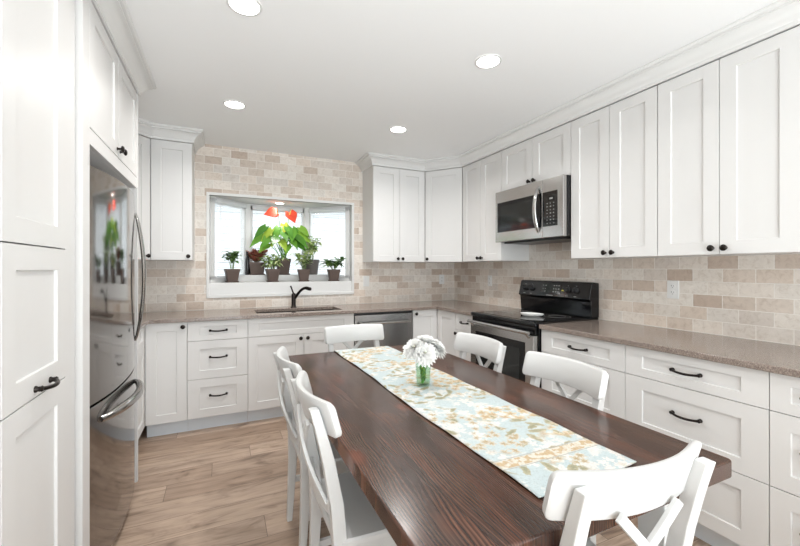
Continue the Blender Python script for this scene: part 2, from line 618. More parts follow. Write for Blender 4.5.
# ------------------------------------------------------------------ the setting
XL, XR, YB, YR = -1.16, 2.615, 4.03, -3.0
WX0, WX1, WZ0, WZ1 = -0.113, 1.29, 1.045, 2.0       # bay opening
MB().box(XL - 0.1, XR + 0.1, YR - 0.1, YB + 0.1, -0.08, 0).build('floor', M_['floor_planks'], kind='structure')
MB().box(XL - 0.1, XR + 0.1, YR - 0.1, YB + 0.1, CEIL, CEIL + 0.08).build('ceiling', M_['ceiling_paint'], kind='structure')
w = MB()
w.box(XL - 0.1, WX0, YB, YB + 0.10, 0, CEIL)
w.box(WX1, XR + 0.1, YB, YB + 0.10, 0, CEIL)
w.box(WX0, WX1, YB, YB + 0.10, 0, WZ0)
w.box(WX0, WX1, YB, YB + 0.10, WZ1, CEIL)
w.build('wall_back', M_['travertine_back'], kind='structure', weld=False)
MB().box(XR, XR + 0.1, YR, YB, 0, CEIL).build('wall_right', M_['travertine_side'], kind='structure')
MB().box(XL - 0.1, XL, YR, YB, 0, CEIL).build('wall_left', M_['travertine_side'], kind='structure')
DX0, DX1, DZ1 = -0.6, 2.4, 2.15
w = MB()
w.box(XL - 0.1, DX0, YR - 0.1, YR, 0, CEIL).box(DX1, XR + 0.1, YR - 0.1, YR, 0, CEIL).box(DX0, DX1, YR - 0.1, YR, DZ1, CEIL)
w.build('wall_rear', M_['wall_paint'], kind='structure', weld=False)
dr = MB()
for x in (DX0 + 0.04, (DX0 + DX1) / 2, DX1 - 0.04):
    dr.box(x - 0.04, x + 0.04, YR - 0.08, YR - 0.02, 0, DZ1)
dr.box(DX0, DX1, YR - 0.08, YR - 0.02, DZ1 - 0.07, DZ1).box(DX0, DX1, YR - 0.08, YR - 0.02, 0, 0.08)
door = dr.build('door_1', M_['trim_white'], kind='structure', weld=False)
MB().box(DX0 + 0.03, DX1 - 0.03, YR - 0.055, YR - 0.05, 0.05, DZ1 - 0.05).build('glass', M_['pane_glass'], door)

# crown mouldings, mitred round the runs of wall cabinets
CROWN = [(0.0, 2.366), (0.014, 2.366), (0.014, 2.384), (0.019, 2.390), (0.026, 2.404), (0.040, 2.424), (0.058, 2.437), (0.068, 2.440),
         (0.068, 2.450), (0.080, 2.453), (0.086, 2.460), (0.086, CEIL - 0.0005), (0.0, CEIL - 0.0005)]


def moulding(name, path, prof, m):
    rings = []
    k = len(path)
    for i, p in enumerate(path):
        p = Vector(p)
        d0 = (p - Vector(path[i - 1])).normalized() if i else None
        d1 = (Vector(path[i + 1]) - p).normalized() if i < k - 1 else None
        n0 = Vector((-d0.y, d0.x)) if d0 else None
        n1 = Vector((-d1.y, d1.x)) if d1 else None
        if n0 and n1:
            nn = (n0 + n1).normalized()
            nn = nn / max(nn.dot(n0), 0.3)
        else:
            nn = n0 or n1
        rings.append([Vector((p.x + nn.x * a, p.y + nn.y * a, z)) for a, z in prof])
    return MB().loft(rings).build(name, m, kind='structure', angle=30)


FX, UX, BY, UY = 2.01, 2.285, 3.42, 3.70      # base face x, wall-cabinet face x, base face y, wall-cabinet face y
LX = -0.47                                    # face of pantry and fridge cabinets
moulding('trim_1', [(UX, -0.4), (UX, 3.365), (2.02, UY), (1.413, UY), (1.413, YB - 0.001)], CROWN, M_['trim_white'])
moulding('trim_2', [(-0.232, YB - 0.001), (-0.232, UY), (-0.53, UY), (-0.85, 3.38), (-0.85, 2.815), (LX, 2.815), (LX, 0.35)], CROWN, M_['trim_white'])

# ------------------------------------------------------------------ bay window
BP = [Vector((WX0 + 0.015, YB + 0.05)), Vector((0.25, 4.43)), Vector((0.875, 4.43)), Vector((WX1 - 0.015, YB + 0.05))]
bay = [(WX0 - 0.02, YB + 0.10), (0.22, 4.50), (0.905, 4.50), (WX1 + 0.02, YB + 0.10)]
inn = [(WX0, YB + 0.002), (WX1, YB + 0.002)]
poly = [inn[0], inn[1], bay[3], bay[2], bay[1], bay[0]]
MB().prism(poly, WZ1 - 0.004, WZ1 + 0.12).build('trim_3', M_['trim_white'], kind='structure')
sill = MB().prism(poly, WZ0, 1.165)
sill.prism([(WX0 + 0.16, 4.235), (WX1 - 0.16, 4.235), (bay[3][0] - 0.16, 4.245), (0.93, 4.47), (0.20, 4.47), (bay[0][0] + 0.16, 4.245)], 1.16, 1.235)
sill.build('window_sill', M_['trim_white'], bevel=0.004, kind='structure', weld=False)
# picture-frame trim round the opening
fr = MB()
t = 0.022
fr.box(WX0 - t, WX0 + 0.004, YB - 0.012, YB + 0.08, WZ0 - t, WZ1 + t)
fr.box(WX1 - 0.004, WX1 + t, YB - 0.012, YB + 0.08, WZ0 - t, WZ1 + t)
fr.box(WX0, WX1, YB - 0.012, YB + 0.03, WZ1 - 0.004, WZ1 + t)
fr.box(WX0, WX1, YB - 0.016, YB + 0.03, WZ0 - t, WZ0 + 0.006)
fr.build('trim_4', M_['trim_white'], bevel=0.002, kind='structure', weld=False)
blind_names = ['white slatted blind on the angled bay pane toward the refrigerator side',
               'white slatted blind on the middle bay pane behind the red flowers',
               'white slatted blind on the angled bay pane toward the range side']
for i in range(3):
    P, Q = BP[i], BP[i + 1]
    L = (Q - P).length
    rz = math.atan2((Q - P).y, (Q - P).x)
    wz0, wz1 = 1.19, 1.985
    f = MB()
    f.box(0, L, 0, 0.06, wz1 - 0.05, wz1 + 0.015).box(0, L, 0, 0.06, wz0 - 0.03, wz0 + 0.04)
    f.box(0, 0.05, 0, 0.06, wz0, wz1).box(L - 0.05, L, 0, 0.06, wz0, wz1)
    wob_ = f.build(f'window_{i + 1}', M_['trim_white'], loc=(P.x, P.y, 0), rotz=rz, kind='structure', bevel=0.003, weld=False)
    MB().box(0.03, L - 0.03, 0.032, 0.036, wz0, wz1).build('glass', M_['pane_glass'], wob_)
    bt = thing('window_blind', blind_names[i], 'blind', (P.x, P.y, 0), rz, 'bay window blinds')
    x0, x1 = 0.045, L - 0.045
    MB().box(x0, x1, -0.034, -0.002, wz1 - 0.045, wz1 - 0.012).build('headrail', M_['blind_vinyl'], bt, bevel=0.002)
    sl = MB()
    z = wz1 - 0.06
    while z > wz0 + 0.045:
        Mx = Matrix.Translation((0, -0.017, z)) @ Matrix.Rotation(R(16), 4, 'X')
        sl.box(x0 + 0.004, x1 - 0.004, -0.0115, 0.0115, -0.0006, 0.0006, Mx)
        z -= 0.0235
    sl.build('slats', M_['blind_vinyl'], bt, smooth=False, weld=False)
    MB().box(x0, x1, -0.028, -0.006, wz0 + 0.02, wz0 + 0.036).build('bottom_rail', M_['blind_vinyl'], bt, bevel=0.002)
    for x in (x0 + 0.06, x1 - 0.06):
        MB().tube([(x, -0.031, wz1 - 0.03), (x, -0.031, wz0 + 0.03)], 0.0011, 5).build('cord', M_['blind_vinyl'], bt)
    MB().tube([(x0 + 0.03, -0.040, wz1 - 0.03), (x0 + 0.03, -0.040, wz1 - 0.42)], 0.003, 6).build('wand', M_['blind_vinyl'], bt)
po = MB()
for p in (BP[1], BP[2]):
    po.box(p.x - 0.028, p.x + 0.028, p.y - 0.02, p.y + 0.06, 1.19, WZ1)
po.build('trim_5', M_['trim_white'], bevel=0.004, kind='structure', weld=False)

# outside, behind the blinds
ho = thing('neighbor_house', 'pale sided house outside, glimpsed through the bay window blinds', 'house', (0, 8.2, -0.4))
MB().box(-3.6, 5.2, 0, 5, 0, 3.0).build('wall', M_['siding'], ho)
MB().prism([(-3.9, 3.0), (5.5, 3.0), (0.8, 4.4)], -0.3, 5.3, Matrix(((1, 0, 0, 0), (0, 0, 1, 0), (0, 1, 0, 0), (0, 0, 0, 1)))).build('roof', M_['roof_shingle'], ho)
gd = MB().box(1.6, 3.1, -0.05, 0.02, 0.9, 2.5).build('shutter_door', M_['white_lacquer'], ho, bevel=0.01)
MB().box(-14, 14, 4.6, 22, -0.5, -0.4).build('ground', M_['yard_ground'], kind='structure')

# ------------------------------------------------------------------ cabinet parts


def shaker(x0, x1, z0, z1, name, parent, y=0.0, thick=0.020, rail=0.066, m='white_lacquer'):
    """framed door or drawer front with a sunk panel, front at local y"""
    mb = MB()
    bm = mb.bm
    stile = min(0.092, (x1 - x0) * 0.195) if 'drawer' in name else min(0.070, (x1 - x0) * 0.26)
    rail = min(rail, (z1 - z0) * 0.29)
    dp = 0.008

    def ring(a, b, yy):
        return [bm.verts.new((x0 + a, yy, z0 + b)), bm.verts.new((x1 - a, yy, z0 + b)), bm.verts.new((x1 - a, yy, z1 - b)), bm.verts.new((x0 + a, yy, z1 - b))]
    A, B, C_, D = ring(0, 0, y + thick), ring(0, 0, y), ring(stile, rail, y), ring(stile + 0.0015, rail + 0.0015, y + dp)
    for p, q in ((A, B), (B, C_), (C_, D)):
        for i in range(4):
            j = (i + 1) % 4
            bm.faces.new([p[i], p[j], q[j], q[i]])
    bm.faces.new(D)
    bm.faces.new(list(reversed(A)))
    return mb.build(name, M_[m], parent, bevel=0.001, angle=25)


def knob(parent, x, z, y=0.0):
    Mx = Matrix.Translation((x, y, z)) @ Matrix.Rotation(R(90), 4, 'X')
    MB().lathe([(0.0085, -0.0005), (0.0085, 0.002), (0.0055, 0.004), (0.005, 0.013), (0.009, 0.016), (0.0155, 0.020), (0.0165, 0.024), (0.013, 0.029), (0.006, 0.031), (0.0005, 0.0315)],
               18, Mx).build('knob', M_['bronze'], parent)


def pull(parent, x, z, y=0.0, half=0.062):
    """arched pull with footed ends, a little swollen at the feet"""
    mb = MB()
    pts, rr = [], []
    for i in range(17):
        t = i / 16
        u = 2 * t - 1
        pts.append((x + u * half, y - 0.010 - 0.020 * (1 - u * u) ** 0.8, z - 0.004 * (1 - u * u)))
        rr.append(0.0048 + 0.0028 * abs(u) ** 6 + 0.0012 * (1 - u * u))
    mb.tube(pts, rr, 10)
    for sx in (-1, 1):
        Mx = Matrix.Translation((x + sx * half * 0.97, y, z)) @ Matrix.Rotation(R(90), 4, 'X')
        mb.lathe([(0.0095, -0.0005), (0.0095, 0.003), (0.007, 0.006), (0.007, 0.012), (0.009, 0.015), (0.006, 0.019), (0.0005, 0.020)], 12, Mx)
    mb.build('handle', M_['bronze'], parent, weld=False)


G = 0.0016        # half of the gap between neighbouring fronts
ZB, Z1, Z2, ZT = 0.115, 0.422, 0.727, 0.883   # drawer lines of the base run


def base_cabinet(name, label, cat, loc, rotz, wd, depth=0.585, toe=True, body=None):
    t = thing(name, label, cat, loc, rotz, 'white base cabinets')
    b = MB()
    if body:
        b.prism(body, 0.11, 0.884)
    else:
        b.box(0.001, wd - 0.001, 0.0215, depth, 0.11, 0.884)
    b.build('cabinet_body', M_['white_lacquer'], t)
    if toe:
        MB().box(0.001, wd - 0.001, 0.075, 0.093, 0.0, 0.1095).build('toe_kick', M_['toe_kick_paint'], t)
    return t


def drawers(t, wd, lines=((ZB, Z1), (Z1, Z2), (Z2, ZT)), x0=0.0, handle=True):
    for (a, b) in lines:
        d = shaker(x0 + G, x0 + wd - G, a + G, b - G, 'drawer', t)
        if handle:
            pull(d, x0 + wd / 2, (a + b) / 2 + (0.0 if b - a < 0.2 else 0.02))


# window wall, from the fridge corner to the range corner
xs = [-0.527, -0.249, 0.194, 1.114, 1.732]
t = base_cabinet('base_cabinet', 'white base cabinet with one tall door and a knob, next to the narrow drawer stack', 'cabinet', (xs[0], BY, 0), 0, xs[1] - xs[0])
d = shaker(G, xs[1] - xs[0] - G, ZB, ZT, 'door', t)
knob(d, xs[1] - xs[0] - 0.028, ZT - 0.035)
t = base_cabinet('drawer_cabinet', 'narrow white three-drawer cabinet between the tall-door cabinet and the sink cabinet', 'cabinet', (xs[1], BY, 0), 0, xs[2] - xs[1])
drawers(t, xs[2] - xs[1])
wd = xs[3] - xs[2]
t = thing('sink_cabinet', 'wide white sink cabinet with two doors below the black faucet', 'cabinet', (xs[2], BY, 0), 0, 'white base cabinets')
b = MB()
b.box(0.001, wd - 0.001, 0.0215, 0.585, 0.11, 0.62).box(0.001, wd - 0.001, 0.0215, 0.045, 0.62, 0.884)
b.box(0.001, 0.02, 0.045, 0.585, 0.62, 0.884).box(wd - 0.02, wd - 0.001, 0.045, 0.585, 0.62, 0.884)
b.build('cabinet_body', M_['white_lacquer'], t, weld=False)
MB().box(0.001, wd - 0.001, 0.075, 0.093, 0, 0.1095).build('toe_kick', M_['toe_kick_paint'], t)
shaker(G, wd - G, Z2 + G, ZT, 'false_drawer', t)
for i in range(2):
    d = shaker(i * wd / 2 + G, (i + 1) * wd / 2 - G, ZB, Z2 - G, 'door', t)
    knob(d, wd / 2 + (0.030 if i else -0.030), Z2 - 0.035)

# fridge-side return of the base run
t = thing('base_cabinet', 'white base cabinet on the refrigerator wall, seen edge-on beside the fridge end panel', 'cabinet', (-0.527, 2.815, 0), R(90), 'white base cabinets')
MB().box(0.002, 1.21, 0.0215, 0.63, 0.11, 0.884).build('cabinet_body', M_['white_lacquer'], t)
MB().box(0.002, 0.60, 0.075, 0.093, 0, 0.1095).build('toe_kick', M_['toe_kick_paint'], t)
d = shaker(0.004, 0.595, ZB, Z2 - G, 'door', t)
d2 = shaker(0.004, 0.595, Z2 + G, ZT, 'drawer', t)

# range-corner cabinet with a folding door in the inside corner
wd = FX - xs[4]
t = thing('corner_cabinet', 'white corner base cabinet with folding doors between dishwasher and range wall', 'cabinet', (xs[4], BY, 0), 0, 'white base cabinets')
ye = 3.085 - BY
MB().prism([(0.002, 0.0215), (wd + 0.0215, 0.0215), (wd + 0.0215, ye + 0.002), (0.86, ye + 0.002), (0.86, 0.60), (0.002, 0.60)], 0.11, 0.884).build('cabinet_body', M_['white_lacquer'], t)
MB().box(0.002, wd + 0.09, 0.075, 0.093, 0, 0.1095).box(wd + 0.075, wd + 0.093, ye, 0.075, 0, 0.1095).build('toe_kick', M_['toe_kick_paint'], t, weld=False)
d = shaker(G, wd - 0.003, ZB, ZT, 'door', t)
knob(d, 0.030, ZT - 0.035)
d = shaker(0.003, -ye - G, ZB, ZT, 'door', t)
d.location = (wd, 0.0, 0)
d.rotation_euler.z = R(-90)

# range wall
t = base_cabinet('base_cabinet', 'slim white base cabinet with one drawer over a door, far side of the range', 'cabinet', (FX, 3.083, 0), R(-90), 0.312)
d = shaker(G, 0.312 - G, Z2 + G, ZT, 'drawer', t)
pull(d, 0.156, 0.805, half=0.055)
d = shaker(G, 0.312 - G, ZB, Z2 - G, 'door', t)
knob(d, 0.03, Z2 - 0.035)
rng = [('white three-drawer cabinet directly beside the near side of the black range', 2.000, 1.390),
       ('white three-drawer cabinet second from the range, behind the table corner', 1.390, 0.778),
       ('narrow white three-drawer cabinet third from the range, cut off by the picture edge', 0.778, 0.450),
       ('narrow white three-drawer cabinet fourth from the range, beyond the picture edge', 0.450, 0.125)]
for lb, ya, yb in rng:
    t = base_cabinet('drawer_cabinet', lb, 'cabinet', (FX, ya, 0), R(-90), ya - yb)
    drawers(t, ya - yb)

# countertops
HX0, HX1, HY0, HY1 = 0.27, 1.03, 3.505, 3.845      # sink cut-out
CF, CFY = FX - 0.025, BY - 0.027
ct = MB().cells([XL + 0.001, -0.502, HX0, HX1, CF, XR - 0.001], [2.772, 2.817, CFY, HY0, HY1, YB - 0.001],
                lambda x, y: (y > CFY or (x > CF) or (x < -0.502 and y > 2.817)) and not (HX0 < x < HX1 and HY0 < y < HY1), 0.885, 0.915)
tag(ct.build('countertop', M_['quartz'], bevel=0.004), 'brown speckled stone countertop running under the window and round both corners', 'countertop')
tag(MB().box(CF, XR - 0.001, 0.12, 1.998, 0.885, 0.915).build('countertop', M_['quartz'], bevel=0.004), 'brown speckled stone countertop over the drawers on the near side of the range', 'countertop')

# sink and faucet
t = thing('kitchen_sink', 'black undermount kitchen sink set in the stone counter below the window', 'sink', ((HX0 + HX1) / 2, (HY0 + HY1) / 2, 0.66))
a, b_ = (HX1 - HX0) / 2 + 0.004, (HY1 - HY0) / 2 + 0.004
sk = MB()
sk.box(-a - 0.012, a + 0.012, -b_ - 0.012, b_ + 0.012, 0.0, 0.012)
sk.box(-a - 0.012, -a, -b_ - 0.012, b_ + 0.012, 0.012, 0.2245).box(a, a + 0.012, -b_ - 0.012, b_ + 0.012, 0.012, 0.2245)
sk.box(-a, a, -b_ - 0.012, -b_, 0.012, 0.2245).box(-a, a, b_, b_ + 0.012, 0.012, 0.2245)
sk.build('basin', M_['sink_composite'], t, weld=False)
MB().lathe([(0.045, 0.0125), (0.045, 0.016), (0.036, 0.016), (0.03, 0.0135), (0.001, 0.0135)], 20).build('drain', M_['steel'], t)

t = thing('kitchen_faucet', 'dark bronze single-lever kitchen faucet behind the sink', 'faucet', (0.645, 3.905, 0.915))
MB().lathe([(0.030, 0), (0.030, 0.006), (0.024, 0.012), (0.021, 0.03), (0.021, 0.125), (0.019, 0.135), (0.012, 0.142), (0.001, 0.143)], 20).build('faucet_body', M_['bronze'], t)
pts = []
for i in range(15):
    u = i / 14
    k = u * 0.195
    z = 0.070 + 0.125 * math.sin(min(u * 1.12, 1.0) * PI * 0.62)
    pts.append((k * 0.72, -k * 0.70, z))
MB().tube(pts, [0.0135] * 10 + [0.015, 0.017, 0.0175, 0.0175, 0.016], 12).build('spout', M_['bronze'], t)
MB().tube([(0, 0, 0.135), (-0.012, 0.0, 0.165), (-0.022, -0.004, 0.195), (-0.030, -0.006, 0.215)], [0.008, 0.0075, 0.007, 0.0085], 10).build('lever', M_['bronze'], t)

# ------------------------------------------------------------------ wall cabinets
UZ0, UZ1 = 1.373, 2.368


def wall_cabinet(label, loc, rotz, wd, depth, z0=UZ0, z1=UZ1, ndoor=2, knobside=None, name='wall_cabinet'):
    t = thing(name, label, 'cabinet', loc, rotz, 'white wall cabinets')
    MB().box(0.0008, wd - 0.0008, 0.0215, depth, z0, z1 + 0.002).build('cabinet_body', M_['white_lacquer'], t)
    for i in range(ndoor):
        a, b = wd * i / ndoor, wd * (i + 1) / ndoor
        d = shaker(a + G, b - G, z0 + 0.001, z1 - 0.006, 'door', t)
        if ndoor == 2:
            kx = b - 0.028 if i == 0 else a + 0.028
        else:
            kx = a + 0.028 if knobside == 'a' else b - 0.028
        knob(d, kx, z0 + 0.032)
    return t


dW = XR - UX - 0.001
wall_cabinet('white two-door wall cabinet between the corner cabinet and the microwave', (UX, 3.363, 0), R(-90), 3.363 - 2.752, dW)
wall_cabinet('short white two-door wall cabinet above the microwave', (UX, 2.750, 0), R(-90), 0.758, dW, z0=1.981)
wall_cabinet('white two-door wall cabinet directly beside the near side of the microwave', (UX, 1.990, 0), R(-90), 0.605, dW)
wall_cabinet('white two-door wall cabinet second from the microwave, above the electric outlet end', (UX, 1.383, 0), R(-90), 0.606, dW)
wall_cabinet('white two-door wall cabinet third from the microwave, beyond the picture edge', (UX, 0.775, 0), R(-90), 0.606, dW)
wall_cabinet('white two-door wall cabinet between the window and the angled corner cabinet', (1.413, UY, 0), 0, 2.018 - 1.413, YB - UY - 0.001)
wall_cabinet('narrow white one-door wall cabinet between the window and the refrigerator corner', (-0.53, UY, 0), 0, 0.298, YB - UY - 0.001, ndoor=1, knobside='b')


def diagonal_cabinet(label, P, Q, body, knobside):
    P, Q = Vector(P), Vector(Q)
    L = (Q - P).length
    t = thing('corner_wall_cabinet', label, 'cabinet', (P.x, P.y, 0), math.atan2((Q - P).y, (Q - P).x), 'white wall cabinets')
    inv = Matrix.Rotation(-t.rotation_euler.z, 2)
    loc = [inv @ (Vector(p) - P) for p in body]
    MB().prism([(v.x, v.y) for v in loc], UZ0, UZ1 + 0.002).build('cabinet_body', M_['white_lacquer'], t)
    d = shaker(0.006, L - 0.006, UZ0 + 0.001, UZ1 - 0.006, 'door', t)
    knob(d, 0.035 if knobside == 'a' else L - 0.035, UZ0 + 0.032)


o_ = 0.0215
diagonal_cabinet('white angled corner wall cabinet with one door between window wall and range wall', (2.02, UY), (UX, 3.365),
                 [(2.02, UY + o_ * 1.3), (UX + o_ * 1.3, 3.365), (XR - 0.001, 3.365), (XR - 0.001, YB - 0.001), (2.02, YB - 0.001)], 'a')
diagonal_cabinet('white angled corner wall cabinet partly hidden behind the refrigerator', (-0.85, 3.38), (-0.53, UY),
                 [(-0.85 - o_ * 1.3, 3.38), (-0.53, UY + o_ * 1.3), (-0.532, YB - 0.001), (XL + 0.001, YB - 0.001), (XL + 0.001, 3.38)], 'b')
wall_cabinet('white wall cabinet on the refrigerator wall, hidden behind the fridge surround', (-0.85, 2.818, 0), R(90), 0.558, 0.308, ndoor=1, knobside='b')

# ------------------------------------------------------------------ pantry and fridge surround
t = thing('pantry_cabinet', 'tall white pantry cabinet with three stacked doors at the picture edge', 'cabinet', (LX, 1.205, 0), R(90), 'tall white cabinets')
MB().box(0.0, 0.575, 0.0215, 0.688, 0.11, 2.37).build('cabinet_body', M_['white_lacquer'], t)
MB().box(0, 0.575, 0.075, 0.093, 0, 0.1095).build('toe_kick', M_['toe_kick_paint'], t)
shaker(0.006, 0.412, 1.366, 2.362, 'door', t)
d = shaker(0.006, 0.412, 0.944, 1.362, 'door', t)
pull(d, 0.232, 0.966, half=0.052)
shaker(0.006, 0.412, ZB, 0.940, 'door', t)
MB().box(0.418, 0.490, 0.003, 0.0215, 0.11, 2.37).build('filler_strip', M_['white_lacquer'], t, bevel=0.001)
t = thing('pantry_cabinet', 'tall white cabinet beyond the pantry, out past the picture edge', 'cabinet', (LX, 0.60, 0), R(90), 'tall white cabinets')
MB().box(0.0, 0.598, 0.0215, 0.688, 0.11, 2.37).build('cabinet_body', M_['white_lacquer'], t)
MB().box(0, 0.598, 0.075, 0.093, 0, 0.1095).build('toe_kick', M_['toe_kick_paint'], t)
shaker(0.004, 0.596, ZB, 1.362, 'door', t)
shaker(0.004, 0.596, 1.366, 2.362, 'door', t)

t = thing('refrigerator_surround', 'white two-door cabinet over the refrigerator with full-height side panels', 'cabinet', (LX, 1.785, 0), R(90), 'tall white cabinets')
MB().box(0.0, 0.085, 0.0, 0.688, 0.0, 2.37).build('side_panel', M_['white_lacquer'], t, bevel=0.0015)
MB().box(1.005, 1.027, -0.002, 0.688, 0.0, 2.37).build('side_panel', M_['white_lacquer'], t, bevel=0.0015)
MB().box(0.0855, 1.0045, 0.0215, 0.688, 1.79, 2.37).build('cabinet_body', M_['white_lacquer'], t)
MB().box(0.0855, 1.0045, 0.001, 0.021, 1.79, 1.852).build('bottom_rail', M_['white_lacquer'], t, bevel=0.001)
for i in range(2):
    a = 0.0865 + i * 0.459
    d = shaker(a + G, a + 0.457 - G, 1.856, 2.362, 'door', t)
    knob(d, a + (0.457 - 0.028 if i == 0 else 0.028), 1.892)

# refrigerator: bowed door over a freezer drawer
FW = 0.895
t = thing('refrigerator', 'stainless bottom-freezer refrigerator with bowed glossy doors and curved handles', 'refrigerator', (LX, 1.884, 0), R(90))
MB().box(0.006, FW - 0.006, 0.072, 0.66, 0.03, 1.705).build('refrigerator_body', M_['steel_dim'], t, bevel=0.006)
MB().box(0.02, FW - 0.02, 0.055, 0.072, 0.0, 0.06).build('base_grille', M_['black_plastic'], t)


def bow(u):
    return -0.052 * (1 - abs(2 * u - 1) ** 2.3) + 0.016


def bowed(z0, z1, name):
    P = [(0.0, 0.066)] + [(FW * i / 28, bow(i / 28)) for i in range(29)] + [(FW, 0.066)]
    return MB().prism(list(reversed(P)), z0, z1).build(name, M_['steel_polished'], t, bevel=0.004, angle=30)


fd = bowed(0.748, 1.716, 'door')
zd = bowed(0.065, 0.740, 'freezer_drawer')
hx = 0.775
pts, rr = [], []
for i in range(25):
    u = i / 24
    k = math.sin(PI * u) ** 0.75
    pts.append((hx, bow(hx / FW) - 0.002 - 0.043 * k, 0.885 + u * 0.735))
    rr.append(0.009 + 0.005 * min(1, k * 1.5))
MB().tube(pts, rr, 12, flat=(0.75, 1.25)).build('handle', M_['chrome'], fd)
pts, rr = [], []
for i in range(25):
    u = i / 24
    k = math.sin(PI * u) ** 0.75
    x = 0.10 + u * 0.60
    pts.append((x, bow(x / FW) - 0.002 - 0.050 * k, 0.668 + 0.006 * k))
    rr.append(0.011 + 0.008 * min(1, k * 1.5))
MB().tube(pts, rr, 12, flat=(1.0, 1.1)).build('handle', M_['chrome'], zd)

# ------------------------------------------------------------------ dishwasher
DWW = xs[4] - xs[3]
t = thing('dishwasher', 'stainless dishwasher with bar handle under the counter, beside the sink cabinet', 'dishwasher', (xs[3], BY, 0))
MB().box(0.006, DWW - 0.006, 0.03, 0.57, 0.10, 0.882).build('dishwasher_body', M_['black_plastic'], t)
d = MB().box(0.006, DWW - 0.006, -0.004, 0.028, 0.135, 0.862).build('door', M_['steel_dim'], t, bevel=0.004)
MB().box(0.006, DWW - 0.006, 0.008, 0.028, 0.864, 0.882).build('control_strip', M_['black_plastic'], t)
h = MB().tube([(0.045, -0.044, 0.785), (DWW - 0.045, -0.044, 0.785)], 0.0115, 12)
for x in (0.075, DWW - 0.075):
    h.tube([(x, -0.003, 0.785), (x, -0.044, 0.785)], 0.008, 10)
h.build('handle', M_['steel'], d, weld=False)
MB().box(0.006, DWW - 0.006, 0.05, 0.06, 0.0, 0.099).build('toe_kick', M_['black_plastic'], t)

# ------------------------------------------------------------------ range
RW = 0.757
RY = 2.766
t = thing('range', 'black and stainless freestanding electric range with glass cooktop', 'stove', (1.972, RY, 0), R(-90))
MB().box(0.0, RW, 0.028, 0.635, 0.02, 0.892).build('range_body', M_['black_enamel'], t, bevel=0.003)
MB().box(0.03, RW - 0.03, 0.05, 0.06, 0, 0.03).build('plinth', M_['black_plastic'], t)
ck = MB().box(0.0, RW, -0.012, 0.635, 0.894, 0.926).build('cooktop', M_['black_enamel'], t, bevel=0.011, seg=4)
MB().box(0.025, RW - 0.025, 0.03, 0.52, 0.9262, 0.9275).build('glass_top', M_['black_glass'], ck)
bn = MB()
for (x, y, r) in ((0.19, 0.15, 0.105), (0.57, 0.15, 0.085), (0.19, 0.40, 0.078), (0.57, 0.40, 0.10)):
    for q in (r, r * 0.62):
        bn.lathe([(q, 0.9276), (q, 0.9280), (q - 0.002, 0.9280), (q - 0.002, 0.9276)], 40, Matrix.Translation((x, y, 0)), cap=False)
bn.build('burner_rings', M_['mark_grey'], ck, weld=False)
vt = MB().box(0.012, RW - 0.012, 0.0, 0.028, 0.838, 0.893).build('vent_trim', M_['black_enamel'], t, bevel=0.002)
MB().box(0.03, RW - 0.03, -0.0015, 0.0, 0.846, 0.858).build('vent_slot', M_['black_plastic'], vt)
dz0, dz1 = 0.225, 0.832
od = MB().box(0.010, RW - 0.010, -0.018, 0.027, dz0, dz1).build('oven_door', M_['steel'], t, bevel=0.004)
MB().box(0.088, RW - 0.088, -0.0205, -0.0185, 0.30, 0.775).build('window_border', M_['black_enamel'], od, bevel=0.002)
MB().box(0.140, RW - 0.140, -0.0222, -0.0206, 0.350, 0.725).build('window', M_['display_glass'], od)
h = MB().tube([(0.02, -0.050, 0.852), (0.10, -0.056, 0.854), (RW / 2, -0.058, 0.854), (RW - 0.10, -0.056, 0.854), (RW - 0.02, -0.050, 0.852)], 0.0125, 12)
for x in (0.05, RW - 0.05):
    h.tube([(x, -0.016, 0.818), (x, -0.050, 0.850)], 0.010, 10)
h.build('handle', M_['steel'], od, weld=False)
MB().box(0.010, RW - 0.010, -0.014, 0.027, 0.055, 0.215).build('storage_drawer', M_['steel'], t, bevel=0.004)
# backguard: recessed lower riser, tilted control head
bg = MB().prism([(0.555, 0.926), (0.635, 0.926), (0.635, 1.19), (0.575, 1.197), (0.558, 1.19), (0.525, 1.065), (0.545, 1.052)], 0.0, RW,
                Matrix(((0, 0, 1, 0), (1, 0, 0, 0), (0, 1, 0, 0), (0, 0, 0, 1)))).build('backguard', M_['black_enamel'], t, bevel=0.006, seg=3)
TILT = math.atan2(0.033, 0.125)
TM = Matrix.Translation((0, 0.5415, 1.1275)) @ Matrix.Rotation(-TILT, 4, 'X')
for x in (0.075, 0.155, 0.545, 0.625):
    kb = MB().lathe([(0.026, 0.0), (0.026, 0.004), (0.021, 0.007), (0.019, 0.024), (0.017, 0.027), (0.001, 0.027)], 20, TM @ Matrix.Translation((x, 0, 0.0)) @ Matrix.Rotation(R(90), 4, 'X')).build('knob', M_['black_plastic'], bg)
    MB().box(x - 0.003, x + 0.003, -0.031, -0.027, -0.018, 0.018, TM).build('pointer', M_['mark_grey'] if x > 9 else M_['black_plastic'], kb)
dp = MB().box(0.265, 0.475, -0.003, 0.001, -0.040, 0.046, TM).build('display', M_['display_glass'], bg, bevel=0.001)
mk_ = MB()
rd = random.Random(4)
for x in (0.285, 0.31, 0.40, 0.425, 0.45):
    for z in (0.028, 0.0, -0.024):
        if rd.random() < 0.85:
            mk_.box(x, x + 0.008 + 0.006 * rd.random(), -0.0038, -0.003, z, z + 0.005 + 0.003 * rd.random(), TM)
for x in (0.075, 0.155, 0.545, 0.625):
    mk_.box(x - 0.012, x + 0.012, -0.0012, 0.0002, -0.050, -0.046, TM)
    mk_.box(x - 0.004, x + 0.004, -0.0012, 0.0002, 0.034, 0.037, TM)
mk_.box(0.335, 0.405, -0.0012, 0.0002, -0.055, -0.050, TM)
mk_.build('panel_markings', M_['mark_grey'], bg, smooth=False, weld=False)
